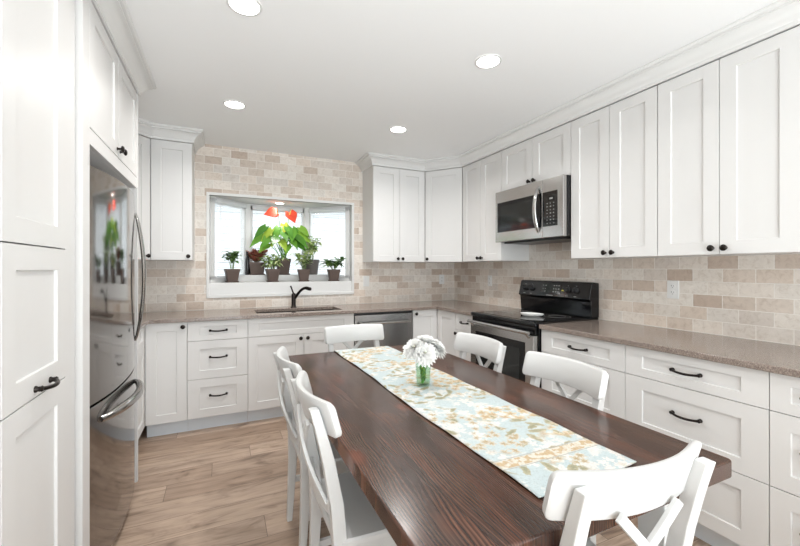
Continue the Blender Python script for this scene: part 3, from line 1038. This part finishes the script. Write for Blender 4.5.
MB().box(0.487, 0.512, -0.0012, 0.0002, -0.010, 0.000, TM).build('badge', M_['mark_yellow'], bg)

t = thing('spoon_rest', 'small white ceramic spoon rest on the black glass cooktop', 'spoon rest', (2.20, 2.30, 0.9278), R(-62))
r_ = MB()
rings = []
for (f, z) in ((0.62, 0.0), (0.85, 0.006), (1.0, 0.020), (1.0, 0.024), (0.92, 0.022), (0.78, 0.010), (0.55, 0.006), (0.02, 0.005)):
    rings.append([(0.082 * f * math.cos(2 * PI * k / 32) * (1.0 + 0.25 * max(0, math.cos(2 * PI * k / 32)) ** 4), 0.045 * f * math.sin(2 * PI * k / 32), z) for k in range(32)])
r_.loft(rings)
r_.build('dish', M_['white_glaze'], t, angle=60)

# ------------------------------------------------------------------ microwave
t = thing('microwave', 'stainless over-the-range microwave with curved handle, hung above the stove', 'microwave', (2.215, 2.748, 1.532), R(-90))
MW, MH = 0.755, 0.446
MB().box(0.0, MW, 0.035, 0.399, 0.004, MH).build('microwave_body', M_['black_enamel'], t, bevel=0.003)
md = MB().box(0.001, 0.555, 0.0, 0.034, 0.002, MH - 0.001).build('door', M_['steel'], t, bevel=0.004)
MB().box(0.032, 0.545, -0.002, 0.0, 0.086, 0.345).build('window_border', M_['black_enamel'], md, bevel=0.001)
MB().box(0.075, 0.470, -0.0032, -0.002, 0.116, 0.312).build('window', M_['display_glass'], md)
pts, rr = [], []
for i in range(17):
    u = i / 16
    k = math.sin(PI * u) ** 0.8
    pts.append((0.515, -0.002 - 0.042 * k, 0.050 + 0.350 * u))
    rr.append(0.009 + 0.005 * min(1, k * 1.4))
MB().tube(pts, rr, 12, flat=(1.2, 0.8)).build('handle', M_['chrome'], md)
cp = MB().box(0.557, MW - 0.001, 0.0, 0.034, 0.002, MH - 0.001).build('control_panel', M_['steel'], t, bevel=0.004)
MB().box(0.558, 0.700, -0.002, 0.0, 0.086, 0.345).build('keypad', M_['black_glass'], cp, bevel=0.001)
MB().box(0.612, 0.672, -0.0030, -0.002, 0.272, 0.308).build('display', M_['display_glass'], cp)
kp = MB()
for i in range(3):
    for j in range(7):
        kp.box(0.600 + i * 0.031, 0.611 + i * 0.031 - 0.003 * ((i + j) % 2), -0.0028, -0.002, 0.104 + j * 0.025, 0.109 + j * 0.025 + 0.002 * (j % 2))
kp.box(0.628, 0.658, -0.0036, -0.003, 0.284, 0.297)
kp.build('key_markings', M_['mark_grey'], cp, smooth=False, weld=False)
MB().box(0.05, MW - 0.05, 0.06, 0.38, -0.012, 0.004).build('vent_base', M_['black_plastic'], t, bevel=0.002)

# ------------------------------------------------------------------ wall plates


def wall_plate(name, label, loc, rotz, kind):
    t = thing(name, label, 'switch' if kind == 'switch' else 'outlet', loc, rotz)
    wd = 0.070
    p = MB().box(-wd / 2, wd / 2, -0.006, -0.0005, -0.0575, 0.0575).build('cover_plate', M_['white_plastic'], t, bevel=0.002)
    if kind == 'switch':
        MB().box(-0.017, 0.017, -0.009, -0.006, -0.033, 0.033).build('rocker', M_['white_plastic'], t, bevel=0.0015)
    else:
        for z in (0.020, -0.020):
            o = MB().lathe([(0.0165, -0.0005), (0.0165, 0.0025), (0.0005, 0.0027)], 20, Matrix.Translation((0, -0.006, z)) @ Matrix.Rotation(R(90), 4, 'X')).build('socket', M_['white_plastic'], t)
            sl = MB()
            sl.box(-0.0075, -0.0053, -0.0093, -0.0086, z + 0.000, z + 0.009).box(0.0053, 0.0075, -0.0093, -0.0086, z, z + 0.007)
            sl.box(-0.002, 0.002, -0.0093, -0.0086, z - 0.010, z - 0.006)
            sl.build('slots', M_['slot_dark'], o, smooth=False, weld=False)


wall_plate('light_switch', 'white rocker light switch on the stone tiles beside the window', (1.455, YB, 1.16), 0, 'switch')
wall_plate('wall_outlet', 'white outlet on the window wall near the inside corner', (2.43, YB, 1.17), 0, 'outlet')
wall_plate('wall_outlet', 'white outlet on the range wall between the corner and the stove', (XR, 3.33, 1.17), R(-90), 'outlet')
wall_plate('wall_outlet', 'white outlet on the tiles below the wall cabinets, near side of the stove', (XR, 1.485, 1.167), R(-90), 'outlet')

# ------------------------------------------------------------------ table
TX0, TX1, TY0, TY1, TZ = 0.342, 1.337, 0.596, 2.50, 0.75
t = thing('dining_table', 'long dining table with dark walnut plank top on a white base', 'table', (0, 0, 0))


def rounded(x0, x1, y0, y1, r, k=5):
    out = []
    for cx, cy, a0 in ((x1 - r, y0 + r, -90), (x1 - r, y1 - r, 0), (x0 + r, y1 - r, 90), (x0 + r, y0 + r, 180)):
        for i in range(k + 1):
            a = R(a0 + 90 * i / k)
            out.append((cx + r * math.cos(a), cy + r * math.sin(a)))
    return out


MB().prism(rounded(TX0, TX1, TY0, TY1, 0.014, 3), TZ - 0.052, TZ).build('tabletop', M_['table_wood'], t, bevel=0.006, seg=3)
ap = MB()
i_ = 0.10
ap.box(TX0 + i_, TX1 - i_, TY0 + i_, TY0 + i_ + 0.025, 0.60, TZ - 0.0525).box(TX0 + i_, TX1 - i_, TY1 - i_ - 0.025, TY1 - i_, 0.60, TZ - 0.0525)
ap.box(TX0 + i_, TX0 + i_ + 0.025, TY0 + i_, TY1 - i_, 0.60, TZ - 0.0525).box(TX1 - i_ - 0.025, TX1 - i_, TY0 + i_, TY1 - i_, 0.60, TZ - 0.0525)
ap.build('apron', M_['chair_white'], t, bevel=0.002, weld=False)
for x in (TX0 + 0.13, TX1 - 0.13):
    for y in (TY0 + 0.13, TY1 - 0.13):
        MB().loft([[(x - a, y - a, z), (x + a, y - a, z), (x + a, y + a, z), (x - a, y + a, z)] for a, z in ((0.03, 0), (0.042, 0.58), (0.042, TZ - 0.053))]).build('leg', M_['chair_white'], t, bevel=0.003)

# runner lies along the table and hangs over the far end
rx0, rx1, ry0 = 0.680, 1.057, 0.692
NX, NY = 26, 150
total = (TY1 - ry0) + 0.17
gv = []
rn = MB()
for j in range(NY + 1):
    s_ = total * j / NY
    row = []
    for i in range(NX + 1):
        u = i / NX
        edge = abs(2 * u - 1) ** 8
        wave = 0.0035 * edge * (0.5 + 0.5 * math.sin(s_ * 19 + (0 if u < 0.5 else 1.7))) + 0.0012 * (0.5 + 0.5 * math.sin(s_ * 11 + u * 5)) 
        x = rx0 + (rx1 - rx0) * u + (0.005 * math.sin(s_ * 6.1 + 0.6) * (1 - u) + 0.003 * math.sin(s_ * 5.0) * u)
        y = ry0 + s_ + 0.01 * (u - 0.5)
        z = TZ + 0.0022 + wave
        rr_ = 0.012
        ov = y - (TY1 - 0.004)
        if ov > 0:
            if ov < rr_ * PI / 2:
                a = ov / rr_
                y = TY1 - 0.004 + rr_ * math.sin(a)
                z = z - rr_ * (1 - math.cos(a))
            else:
                y = TY1 - 0.004 + rr_ + wave * 0.8
                z = z - rr_ - (ov - rr_ * PI / 2)
        row.append(rn.bm.verts.new((x, y, z)))
    gv.append(row)
for j in range(NY):
    for i in range(NX):
        rn.face([gv[j][i], gv[j][i + 1], gv[j + 1][i + 1], gv[j + 1][i]])
o = rn.build('table_runner', M_['runner_cloth'], angle=80)
sd = o.modifiers.new('thickness', 'SOLIDIFY')
sd.thickness = 0.0022
sd.offset = 1
tag(o, 'pale blue floral cloth runner with gold and white flowers along the dark table', 'table runner')

# ------------------------------------------------------------------ chairs


def make_chair(label):
    """x-back chair: local +y is where the sitter faces, origin under the seat's middle"""
    t = thing('dining_chair', label, 'chair', group='white x-back chairs around the table')
    W = M_['chair_white']
    # seat: rounded square, slightly wider in front, gently dished
    rings = []
    for (ins, z) in ((0.012, 0.425), (0.0, 0.430), (0.0, 0.443), (0.006, 0.450), (0.05, 0.449), (0.11, 0.446)):
        ring = []
        for (px_, py_) in rounded(-0.205 + ins, 0.205 - ins, -0.20 + ins, 0.205 - ins, 0.045 - ins * 0.3, 6):
            f = 1.0 + 0.06 * (py_ / 0.2)
            ring.append((px_ * f, py_, z))
        rings.append(ring)
    MB().loft(rings).build('seat', W, t, angle=35)
    ap = MB()
    ap.box(-0.165, 0.165, 0.150, 0.170, 0.365, 0.4245).box(-0.155, 0.155, -0.178, -0.158, 0.365, 0.4245)
    ap.box(-0.180, -0.160, -0.165, 0.16, 0.365, 0.4245).box(0.160, 0.180, -0.165, 0.16, 0.365, 0.4245)
    ap.build('seat_frame', W, t, bevel=0.002, weld=False)
    for sx in (-1, 1):
        lg = MB()
        lg.loft([[(x - a, y - a, z), (x + a, y - a, z), (x + a, y + a, z), (x - a, y + a, z)] for x, y, a, z in ((sx * 0.185, 0.178, 0.013, 0.0), (sx * 0.178, 0.168, 0.020, 0.30), (sx * 0.178, 0.166, 0.021, 0.4245))])
        lg.build('leg', W, t, bevel=0.003)
        # rear leg runs up as the back post: swept rearward above and below the seat
        prof = [(0.0, -0.203, 0.026), (0.15, -0.194, 0.033), (0.30, -0.187, 0.040), (0.44, -0.186, 0.044), (0.56, -0.196, 0.042), (0.70, -0.222, 0.038), (0.79, -0.245, 0.033), (0.870, -0.268, 0.029)]
        pl = MB()
        rg = []
        for z, y, dpt in prof:
            x = sx * (0.168 + 0.004 * (z / 0.88))
            a = 0.0165
            rg.append([(x - a, y - dpt / 2, z), (x + a, y - dpt / 2, z), (x + a, y + dpt / 2, z), (x - a, y + dpt / 2, z)])
        pl.loft(rg)
        pl.build('leg', W, t, bevel=0.0035, angle=50)
    # top rail: a board bent round the sitter, ends forward

    def rail_y(x):
        return -0.262 + 0.052 * (abs(x) / 0.216) ** 2.0
    hw, th = 0.216, 0.023
    z0, z1 = 0.782, 0.894
    rl = MB()
    rg = []
    xs_ = [-hw + q for q in (0, 0.001, 0.003, 0.006, 0.010, 0.016)]
    xs_ = xs_ + [-0.2 + 0.4 * k / 20 for k in range(1, 20)] + [-q for q in reversed(xs_)]
    for x in xs_:
        dxe = hw - abs(x)
        r = 0.016
        ins = (r - math.sqrt(max(0, r * r - (r - dxe) ** 2))) if dxe < r else 0.0
        y = rail_y(x)
        sl_ = 2 * 0.052 * x / 0.216 ** 2
        nx, ny = -sl_ / math.hypot(1, sl_), 1 / math.hypot(1, sl_)
        za, zb = z0 + ins, z1 - ins
        lean = lambda z: -(z - 0.838) * 0.27
        ring = []
        for (o, z) in ((-0.5, za + 0.004), (-0.38, za), (0.38, za), (0.5, za + 0.004), (0.5, zb - 0.008), (0.30, zb - 0.001), (0.0, zb), (-0.30, zb - 0.001), (-0.5, zb - 0.008)):
            ring.append((x + nx * o * th, y + ny * o * th + lean(z), z))
        rg.append(ring)
    rl.loft(rg)
    rl.build('top_rail', W, t, angle=50)
    # lower rail between the posts
    lr = MB()
    rg = []
    for i in range(13):
        x = -0.155 + 0.31 * i / 12
        y = -0.205 - 0.018 * (1 - (x / 0.155) ** 2)
        rg.append([(x, y - 0.010, 0.520), (x, y + 0.010, 0.520), (x, y + 0.008, 0.563), (x, y - 0.012, 0.563)])
    lr.loft(rg)
    lr.build('lower_rail', W, t, bevel=0.002, angle=50)
    # crossed slats
    for sx in (-1, 1):
        sl = MB()
        off = 0.006 * sx
        pts = []
        for i in range(9):
            u = i / 8
            x = sx * (-0.142 + 0.228 * u)
            z = 0.548 + 0.250 * u
            y = -0.216 - 0.050 * u - 0.016 * math.sin(PI * u) - 0.003 + off * math.sin(PI * u)
            pts.append(Vector((x, y, z)))
        rg = []
        for i, p in enumerate(pts):
            tn = (pts[min(i + 1, 8)] - pts[max(i - 1, 0)]).normalized()
            sd_ = tn.cross(Vector((0, 1, 0))).normalized()
            nn = sd_.cross(tn).normalized()
            rg.append([p - sd_ * 0.011 - nn * 0.006, p + sd_ * 0.011 - nn * 0.006, p + sd_ * 0.011 + nn * 0.006, p - sd_ * 0.011 + nn * 0.006])
        sl.loft(rg)
        sl.build('cross_slat', W, t, bevel=0.002, angle=50)
    for sx in (-1, 1):
        MB().bar((sx * 0.178, 0.165, 0.205), (sx * 0.168, -0.20, 0.205), 0.017, 0.028).build('stretcher', W, t, bevel=0.002)
    MB().bar((-0.178, 0.0, 0.205), (0.178, 0.0, 0.205), 0.017, 0.026).build('stretcher', W, t, bevel=0.002)
    return t


ch = make_chair('white x-back chair at the near short end of the table, seen from behind')
ch.location = (0.836, 0.774, 0)
ch.rotation_euler.z = R(-5)
dup(ch, (0.857, 2.388, 0), R(180), 'white x-back chair at the far short end of the table, before the dishwasher')
dup(ch, (0.522, 1.350, 0), R(-90), 'white x-back chair on the refrigerator side of the table, nearer the near end')
dup(ch, (0.518, 1.872, 0), R(-90), 'white x-back chair on the refrigerator side of the table, nearer the sink')
dup(ch, (1.150, 1.866, 0), R(90), 'white x-back chair on the stove side of the table, in front of the oven door')
dup(ch, (1.150, 1.245, 0), R(90), 'white x-back chair on the stove side of the table, in front of the drawers')

# ------------------------------------------------------------------ vase of flowers
VX, VY = 0.850, 1.574
VZ = TZ + 0.0068
t = thing('glass_vase', 'small clear glass jar of water with green stems on the runner', 'vase', (VX, VY, VZ))
vs = MB().lathe([(0.001, 0.0), (0.028, 0.0), (0.032, 0.004), (0.034, 0.03), (0.036, 0.09), (0.035, 0.108), (0.033, 0.114), (0.036, 0.122), (0.036, 0.126), (0.033, 0.126), (0.0305, 0.114), (0.033, 0.09), (0.031, 0.03), (0.029, 0.007), (0.001, 0.006)], 28, cap=False)
vs.build('jar', M_['jar_glass'], t, angle=60)
MB().lathe([(0.001, 0.0075), (0.0275, 0.0085), (0.030, 0.03), (0.0315, 0.085), (0.001, 0.0855)], 24, cap=False).build('water', M_['vase_water'], t, angle=60)


def blade(mb, base, dirv, up, length, width, droop=0.3, fold=0.15, n_=6, tip=0.6, heart=False):
    """one leaf: a bent, folded blade from base along dirv"""
    d = Vector(dirv).normalized()
    s_ = d.cross(Vector(up))
    s_ = s_.normalized() if s_.length > 1e-4 else Vector((1, 0, 0))
    u = s_.cross(d).normalized()
    p = Vector(base)
    L, C_, R_ = [], [], []
    for i in range(n_ + 1):
        t_ = i / n_
        if heart:
            hp = (0.30, 0.47, 0.50, 0.46, 0.39, 0.30, 0.20, 0.10, 0.0)
            q_ = t_ * 8
            k_ = min(int(q_), 7)
            w_ = width * (hp[k_] + (hp[k_ + 1] - hp[k_]) * (q_ - k_))
        else:
            w_ = width * math.sin(PI * min(1, t_ ** tip)) ** 0.9 * 0.5
        w_ = max(w_, width * 0.02)
        q = p + d * length * t_ - Vector((0, 0, 1)) * droop * length * t_ * t_
        lift = u * w_ * fold
        back = -d * (0.16 * length) if heart and i == 0 else Vector((0, 0, 0))
        L.append(mb.bm.verts.new(q - s_ * w_ + lift + back))
        C_.append(mb.bm.verts.new(q))
        R_.append(mb.bm.verts.new(q + s_ * w_ + lift + back))
    for i in range(n_):
        mb.face([L[i], C_[i], C_[i + 1], L[i + 1]])
        mb.face([C_[i], R_[i], R_[i + 1], C_[i + 1]])


rd = random.Random(11)
blooms = [((-0.050, -0.006, 0.178), (-0.50, -0.30, 0.80), 'white chrysanthemum in the jar, bloom toward the sink side'),
          ((0.012, 0.004, 0.196), (0.05, -0.25, 0.95), 'white chrysanthemum standing tallest in the middle of the jar'),
          ((0.060, -0.014, 0.172), (0.55, -0.45, 0.70), 'white chrysanthemum leaning out toward the stove side of the jar'),
          ((-0.016, -0.044, 0.158), (-0.25, -0.80, 0.55), 'white chrysanthemum hanging lowest over the jar rim, facing the camera'),
          ((0.016, 0.052, 0.170), (0.10, 0.60, 0.80), 'white chrysanthemum at the back of the bunch in the jar')]
for (c, ax, lb) in blooms:
    t = thing('chrysanthemum', lb, 'flower', (VX, VY, VZ), 0, 'white flowers in the jar')
    ax = Vector(ax).normalized()
    c = Vector(c)
    q = ax.to_track_quat('Z', 'Y')
    pt = MB()
    for ring_, (n_, el, ln, wd_) in enumerate(((20, -8, 0.054, 0.019), (20, 8, 0.053, 0.019), (18, 24, 0.049, 0.018), (16, 40, 0.043, 0.017), (13, 56, 0.036, 0.015), (9, 72, 0.028, 0.012))):
        for k in range(n_):
            a = 2 * PI * (k + 0.5 * ring_) / n_ + rd.uniform(-0.08, 0.08)
            e = R(el + rd.uniform(-6, 6))
            dv = Vector((math.cos(a) * math.cos(e), math.sin(a) * math.cos(e), math.sin(e)))
            upv = Vector((-math.cos(a) * math.sin(e), -math.sin(a) * math.sin(e), math.cos(e)))
            blade(pt, c + q @ (dv * 0.006), q @ dv, q @ upv, ln * rd.uniform(0.9, 1.08), wd_, droop=0.12, fold=0.35, n_=4, tip=1.25)
    pt.build('petals', M_['petal_white'], t, angle=80, weld=False)
    MB().ball(c + ax * 0.010, 0.009, 10).build('flower_heart', M_['bloom_heart'], t)
    foot = Vector((rd.uniform(-0.014, 0.014), rd.uniform(-0.014, 0.014), 0.012))
    neck = Vector((c.x * 0.35, c.y * 0.35, 0.105))
    MB().tube([foot, (foot + neck) / 2, neck, c - ax * 0.004], 0.0028, 7).build('stem', M_['stem_bright'], t)
    lf = MB()
    for k in range(11):
        z = rd.uniform(0.015, 0.065)
        a = rd.uniform(0, 2 * PI)
        bp = foot.lerp(neck, (z - 0.012) / 0.093)
        bp.x, bp.y = bp.x * 0.5, bp.y * 0.5
        blade(lf, bp, (math.cos(a) * 0.5, math.sin(a) * 0.5, 0.85), (0, 0, 1), 0.032, 0.018, droop=0.0, fold=0.1, n_=4)
    lf.build('leaves', M_['leaf_bright'], t, angle=80, weld=False)

# ------------------------------------------------------------------ plants on the bay sill


def square_pot(t, top, bot, h, m, saucer=True, rx=1.0):
    z0 = 0.008 if saucer else 0.0
    rings = []
    for a, z in ((bot, z0), (top * 0.94, z0 + h * 0.80), (top, z0 + h * 0.80), (top, z0 + h), (top * 0.90, z0 + h), (top * 0.86, z0 + h * 0.86)):
        rings.append([(x * rx, y, z) for x, y in rounded(-a, a, -a, a, a * 0.18, 3)])
    MB().loft(rings).build('pot', M_[m], t, angle=40)
    a = top * 0.84
    MB().prism([(x * rx, y) for x, y in rounded(-a, a, -a, a, a * 0.2, 3)], z0 + h * 0.80, z0 + h * 0.88).build('soil', M_['soil'], t)
    if saucer:
        b = bot * 1.28
        MB().loft([[(x * rx, y, z) for x, y in rounded(-q, q, -q, q, q * 0.2, 3)] for q, z in ((b * 0.9, 0), (b, 0.012), (b * 0.95, 0.012), (b * 0.88, 0.0078))]).build('saucer', M_[m], t, angle=40)
    return z0 + h * 0.86


def round_pot(t, top, bot, h, m):
    MB().lathe([(bot, 0), (top * 0.93, h * 0.80), (top, h * 0.80), (top, h), (top * 0.9, h), (top * 0.86, h * 0.85), (0.001, h * 0.85)], 28).build('pot', M_[m], t, angle=40)
    MB().lathe([(top * 0.85, h * 0.80), (top * 0.85, h * 0.885), (0.001, h * 0.885)], 20).build('soil', M_['soil'], t)
    return h * 0.88


def keep_inside(o):
    """leaves bend away from the blinds instead of growing through them"""
    par = o.parent
    ml = par.matrix_basis @ Matrix.Identity(4)
    inv = ml.inverted()
    for v in o.data.vertices:
        w_ = ml @ v.co
        for i_p in range(3):
            P, Q = BP[i_p], BP[i_p + 1]
            d_ = (Q - P).normalized()
            nrm = Vector((d_.y, -d_.x))
            dist = (Vector((w_.x, w_.y)) - P).dot(nrm)
            if dist < 0.054:
                w_.x += nrm.x * (0.054 - dist)
                w_.y += nrm.y * (0.054 - dist)
        v.co = inv @ w_


def leafy_plant(t, z0, seed, leafmat, stemmat, stems, height, spread, ll, lw, per, droop=0.35, top_bias=0.35, trunk=0.003):
    rr_ = random.Random(seed)
    lf, st = MB(), MB()
    for k in range(stems):
        a = 2 * PI * k / stems + rr_.uniform(-0.5, 0.5)
        hh = height * rr_.uniform(0.7, 1.0)
        sp = spread * rr_.uniform(0.35, 1.0)
        p0 = Vector((0.01 * math.cos(a), 0.01 * math.sin(a), z0 - 0.006))
        p2 = Vector((sp * math.cos(a), sp * math.sin(a), z0 + hh))
        p1 = Vector((p2.x * 0.35, p2.y * 0.35, z0 + hh * 0.55))
        pts = [(p0 * (1 - u) ** 2 + p1 * 2 * u * (1 - u) + p2 * u * u) for u in (0, 0.25, 0.5, 0.75, 1)]
        st.tube(pts, [trunk, trunk, trunk * 0.85, trunk * 0.7, trunk * 0.5], 6)
        for j in range(per):
            u = top_bias + (1 - top_bias) * (j + 0.5) / per
            b = p0 * (1 - u) ** 2 + p1 * 2 * u * (1 - u) + p2 * u * u
            la = a + j * 2.4 + rr_.uniform(-0.4, 0.4)
            el = rr_.uniform(0.1, 1.5)
            blade(lf, b, (math.cos(la), math.sin(la), el), (0, 0, 1), ll * rr_.uniform(0.75, 1.1), lw * rr_.uniform(0.8, 1.1), droop, 0.2, 5, 0.75)
    keep_inside(lf.build('foliage', M_[leafmat], t, angle=80, weld=False))
    keep_inside(st.build('stems', M_[stemmat], t, weld=False))


SZ0, SZ1 = 1.1655, 1.2355
t = thing('potted_plant', 'dark green leafy plant in a brown pot, front of the sill by the fridge-side blind', 'plant', (0.088, 4.115, SZ0), R(8), 'potted plants in the bay window')
z = square_pot(t, 0.066, 0.045, 0.125, 'pot_brown')
leafy_plant(t, z, 3, 'leaf_dark', 'stem_green', 6, 0.20, 0.075, 0.095, 0.056, 9, 0.5, 0.55)
t = thing('potted_plant', 'spreading variegated green plant in a brown pot, front of the sill below the red flowers', 'plant', (0.468, 4.105, SZ0), R(5), 'potted plants in the bay window')
z = square_pot(t, 0.064, 0.044, 0.125, 'pot_brown')
leafy_plant(t, z, 5, 'leaf_pale', 'stem_green', 11, 0.15, 0.13, 0.11, 0.042, 10, 0.6, 0.3)
t = thing('potted_plant', 'pale airy plant in a brown pot, front of the sill behind the faucet', 'plant', (0.782, 4.10, SZ0), R(-5), 'potted plants in the bay window')
z = square_pot(t, 0.062, 0.043, 0.120, 'pot_brown')
leafy_plant(t, z, 8, 'leaf_pale', 'stem_green', 8, 0.20, 0.10, 0.10, 0.040, 9, 0.5, 0.35)
t = thing('potted_plant', 'green plant with long spreading leaves in a brown pot, front of sill at stove-side blind', 'plant', (1.105, 4.10, SZ0), R(-4), 'potted plants in the bay window')
z = square_pot(t, 0.064, 0.044, 0.120, 'pot_brown')
leafy_plant(t, z, 13, 'leaf_dark', 'stem_green', 9, 0.13, 0.13, 0.125, 0.046, 8, 0.5, 0.4)
# raised step at the back
t = thing('potted_plant', 'red-leaved succulent in a brown pot on the raised back step of the sill', 'plant', (0.333, 4.30, SZ1), R(0), 'potted plants in the bay window')
z = square_pot(t, 0.070, 0.056, 0.125, 'pot_brown', rx=1.15)
leafy_plant(t, z, 21, 'leaf_red', 'stem_brown', 20, 0.13, 0.12, 0.06, 0.042, 11, 0.1, 0.2)
t = thing('potted_plant', 'pale leafy plant in a round grey pot on the raised back step of the sill', 'plant', (0.905, 4.285, SZ1), 0, 'potted plants in the bay window')
z = round_pot(t, 0.085, 0.062, 0.165, 'pot_grey')
leafy_plant(t, z, 34, 'leaf_pale', 'stem_green', 8, 0.28, 0.09, 0.14, 0.056, 7, 0.6, 0.4)
# anthurium
t = thing('potted_anthurium', 'tall anthurium with two red flowers and big glossy leaves in a brown pot', 'plant', (0.598, 4.30, SZ1), 0, 'potted plants in the bay window')
z = square_pot(t, 0.075, 0.055, 0.165, 'pot_brown')
rd = random.Random(5)
lv, st = MB(), MB()
spec = [(-0.18, -0.07, 0.26, -0.5, -0.2), (0.04, -0.09, 0.17, -0.2, -0.4), (0.18, -0.07, 0.27, 0.45, -0.2), (-0.05, -0.09, 0.22, 0.2, -0.4), (0.11, -0.08, 0.33, -0.1, -0.2), (-0.24, -0.04, 0.36, -0.6, 0.0), (0.24, 0.0, 0.37, 0.55, 0.0), (0.10, -0.03, 0.30, 0.2, 0.0), (-0.12, -0.02, 0.30, -0.15, 0.0), (-0.27, -0.03, 0.27, -0.7, 0.15), (-0.17, -0.06, 0.33, -0.5, 0.2), (-0.06, -0.02, 0.36, -0.25, 0.1), (0.05, -0.05, 0.36, 0.2, -0.3), (0.14, 0.02, 0.36, 0.5, 0.1),
        (0.22, -0.03, 0.30, 0.7, 0.0), (-0.10, -0.08, 0.25, -0.4, -0.5), (0.10, -0.08, 0.22, 0.3, -0.6), (-0.21, -0.05, 0.18, -0.7, -0.3), (0.0, -0.07, 0.30, 0.05, -0.6), (0.17, -0.06, 0.20, 0.6, -0.4), (0.02, 0.04, 0.40, 0.15, 0.2)]
for (x, y, h, dx, dy) in spec:
    b = Vector((x * 0.75, y, z + h))
    f = Vector((rd.uniform(-0.02, 0.02), rd.uniform(-0.02, 0.02), z - 0.006))
    md_ = Vector((b.x * 0.35, b.y * 0.35, z + h * 0.6))
    st.tube([f * (1 - u) ** 2 + md_ * 2 * u * (1 - u) + b * u * u for u in (0, 0.25, 0.5, 0.75, 1)], 0.003, 6)
    blade(lv, b, (dx, dy - 0.35, -0.55), (dx * 0.5, dy - 0.9, 0.6), rd.uniform(0.15, 0.20), rd.uniform(0.085, 0.11), droop=0.15, fold=0.12, n_=8, heart=True)
keep_inside(lv.build('foliage', M_['leaf_bright'], t, angle=80, weld=False))
st.build('stems', M_['stem_bright'], t, weld=False)
for (x, y, h, tw) in ((-0.06, -0.08, 0.455, -0.9), (0.06, -0.07, 0.465, 0.25)):
    c = Vector((x, y, z + h))
    sp = MB()
    blade(sp, c + Vector((-0.02 if tw < 0 else 0, 0, 0.055)), (-0.9, -0.2, -0.25) if tw < 0 else (0.35, -0.30, -0.85), (0, -1.0, 0.4), 0.135, 0.130, droop=0.0, fold=0.2, n_=8, heart=True)
    fl = sp.build('flower', M_['spathe_red'], t, angle=80, weld=False)
    MB().tube([c + Vector((0, -0.010, 0.03)), c + Vector((tw * 0.015, -0.035, 0.055)), c + Vector((tw * 0.02, -0.055, 0.085))], [0.0065, 0.006, 0.003], 8).build('spadix', M_['spadix'], fl)
    MB().tube([Vector((0, 0, z - 0.006)), Vector((x * 0.4, y * 0.4, z + h * 0.6)), c + Vector((0, 0, 0.032))], 0.003, 6).build('flower_stem', M_['stem_bright'], t)
t = thing('bottle', 'slim dark bottle on the back step of the sill beside the red succulent', 'bottle', (0.240, 4.318, SZ1), 0)
MB().lathe([(0.022, 0), (0.024, 0.004), (0.024, 0.15), (0.020, 0.175), (0.013, 0.195), (0.013, 0.22)], 20).build('bottle_body', M_['dark_bottle'], t)
MB().lathe([(0.0145, 0.2205), (0.0145, 0.25), (0.001, 0.252)], 16).build('cap', M_['black_plastic'], t)

# ------------------------------------------------------------------ recessed lamps


def recessed_lamp(label, x, y, z=CEIL, r=0.075, watts=LAMP_W):
    t = thing('recessed_light', label, 'ceiling light', (x, y, z), 0, 'recessed ceiling lights')
    MB().lathe([(r, -0.0002), (r, -0.004), (r * 0.95, -0.005), (r * 0.84, -0.005), (r * 0.80, -0.001)], 36, cap=False).build('trim_ring', M_['trim_white'], t, angle=50)
    MB().lathe([(r * 0.83, -0.0006), (r * 0.83, -0.0045), (r * 0.4, -0.0075), (0.001, -0.009)], 32).build('lens', M_['lamp_lens'], t, angle=60)
    ld = bpy.data.lights.new('lamp_glow', 'AREA')
    ld.shape = 'DISK'
    ld.size = r * 1.5
    ld.energy = watts
    ld.color = (1.0, 0.985, 0.96)
    ld.spread = R(150)
    o = bpy.data.objects.new('lamp_glow', ld)
    COL.objects.link(o)
    o.location = (x, y, z - 0.012)


recessed_lamp('recessed ceiling light above the table\'s refrigerator side, cut by the top of the picture', 0.09, 1.83, watts=LAMP_W * 1.15)
recessed_lamp('recessed ceiling light in front of the wall cabinets beside the microwave', 1.36, 1.75, watts=LAMP_W * 1.0)
recessed_lamp('recessed ceiling light toward the refrigerator corner before the window', 0.08, 2.97, watts=LAMP_W * 1.8)
recessed_lamp('recessed ceiling light before the dishwasher and the corner cabinet', 1.34, 2.92, watts=LAMP_W * 1.8)
recessed_lamp('recessed ceiling light behind the viewpoint on the pantry side', 0.09, 0.30, watts=0.8)
recessed_lamp('recessed ceiling light behind the viewpoint on the range side', 1.36, 0.30, watts=0.8)
recessed_lamp('recessed ceiling light over the dining side on the pantry side', 0.09, -1.5)
recessed_lamp('recessed ceiling light over the dining side on the range side', 1.36, -1.5)
recessed_lamp('small recessed light in the bay window soffit above the plants', 0.55, 4.22, WZ1 - 0.004, 0.05, 0.9)
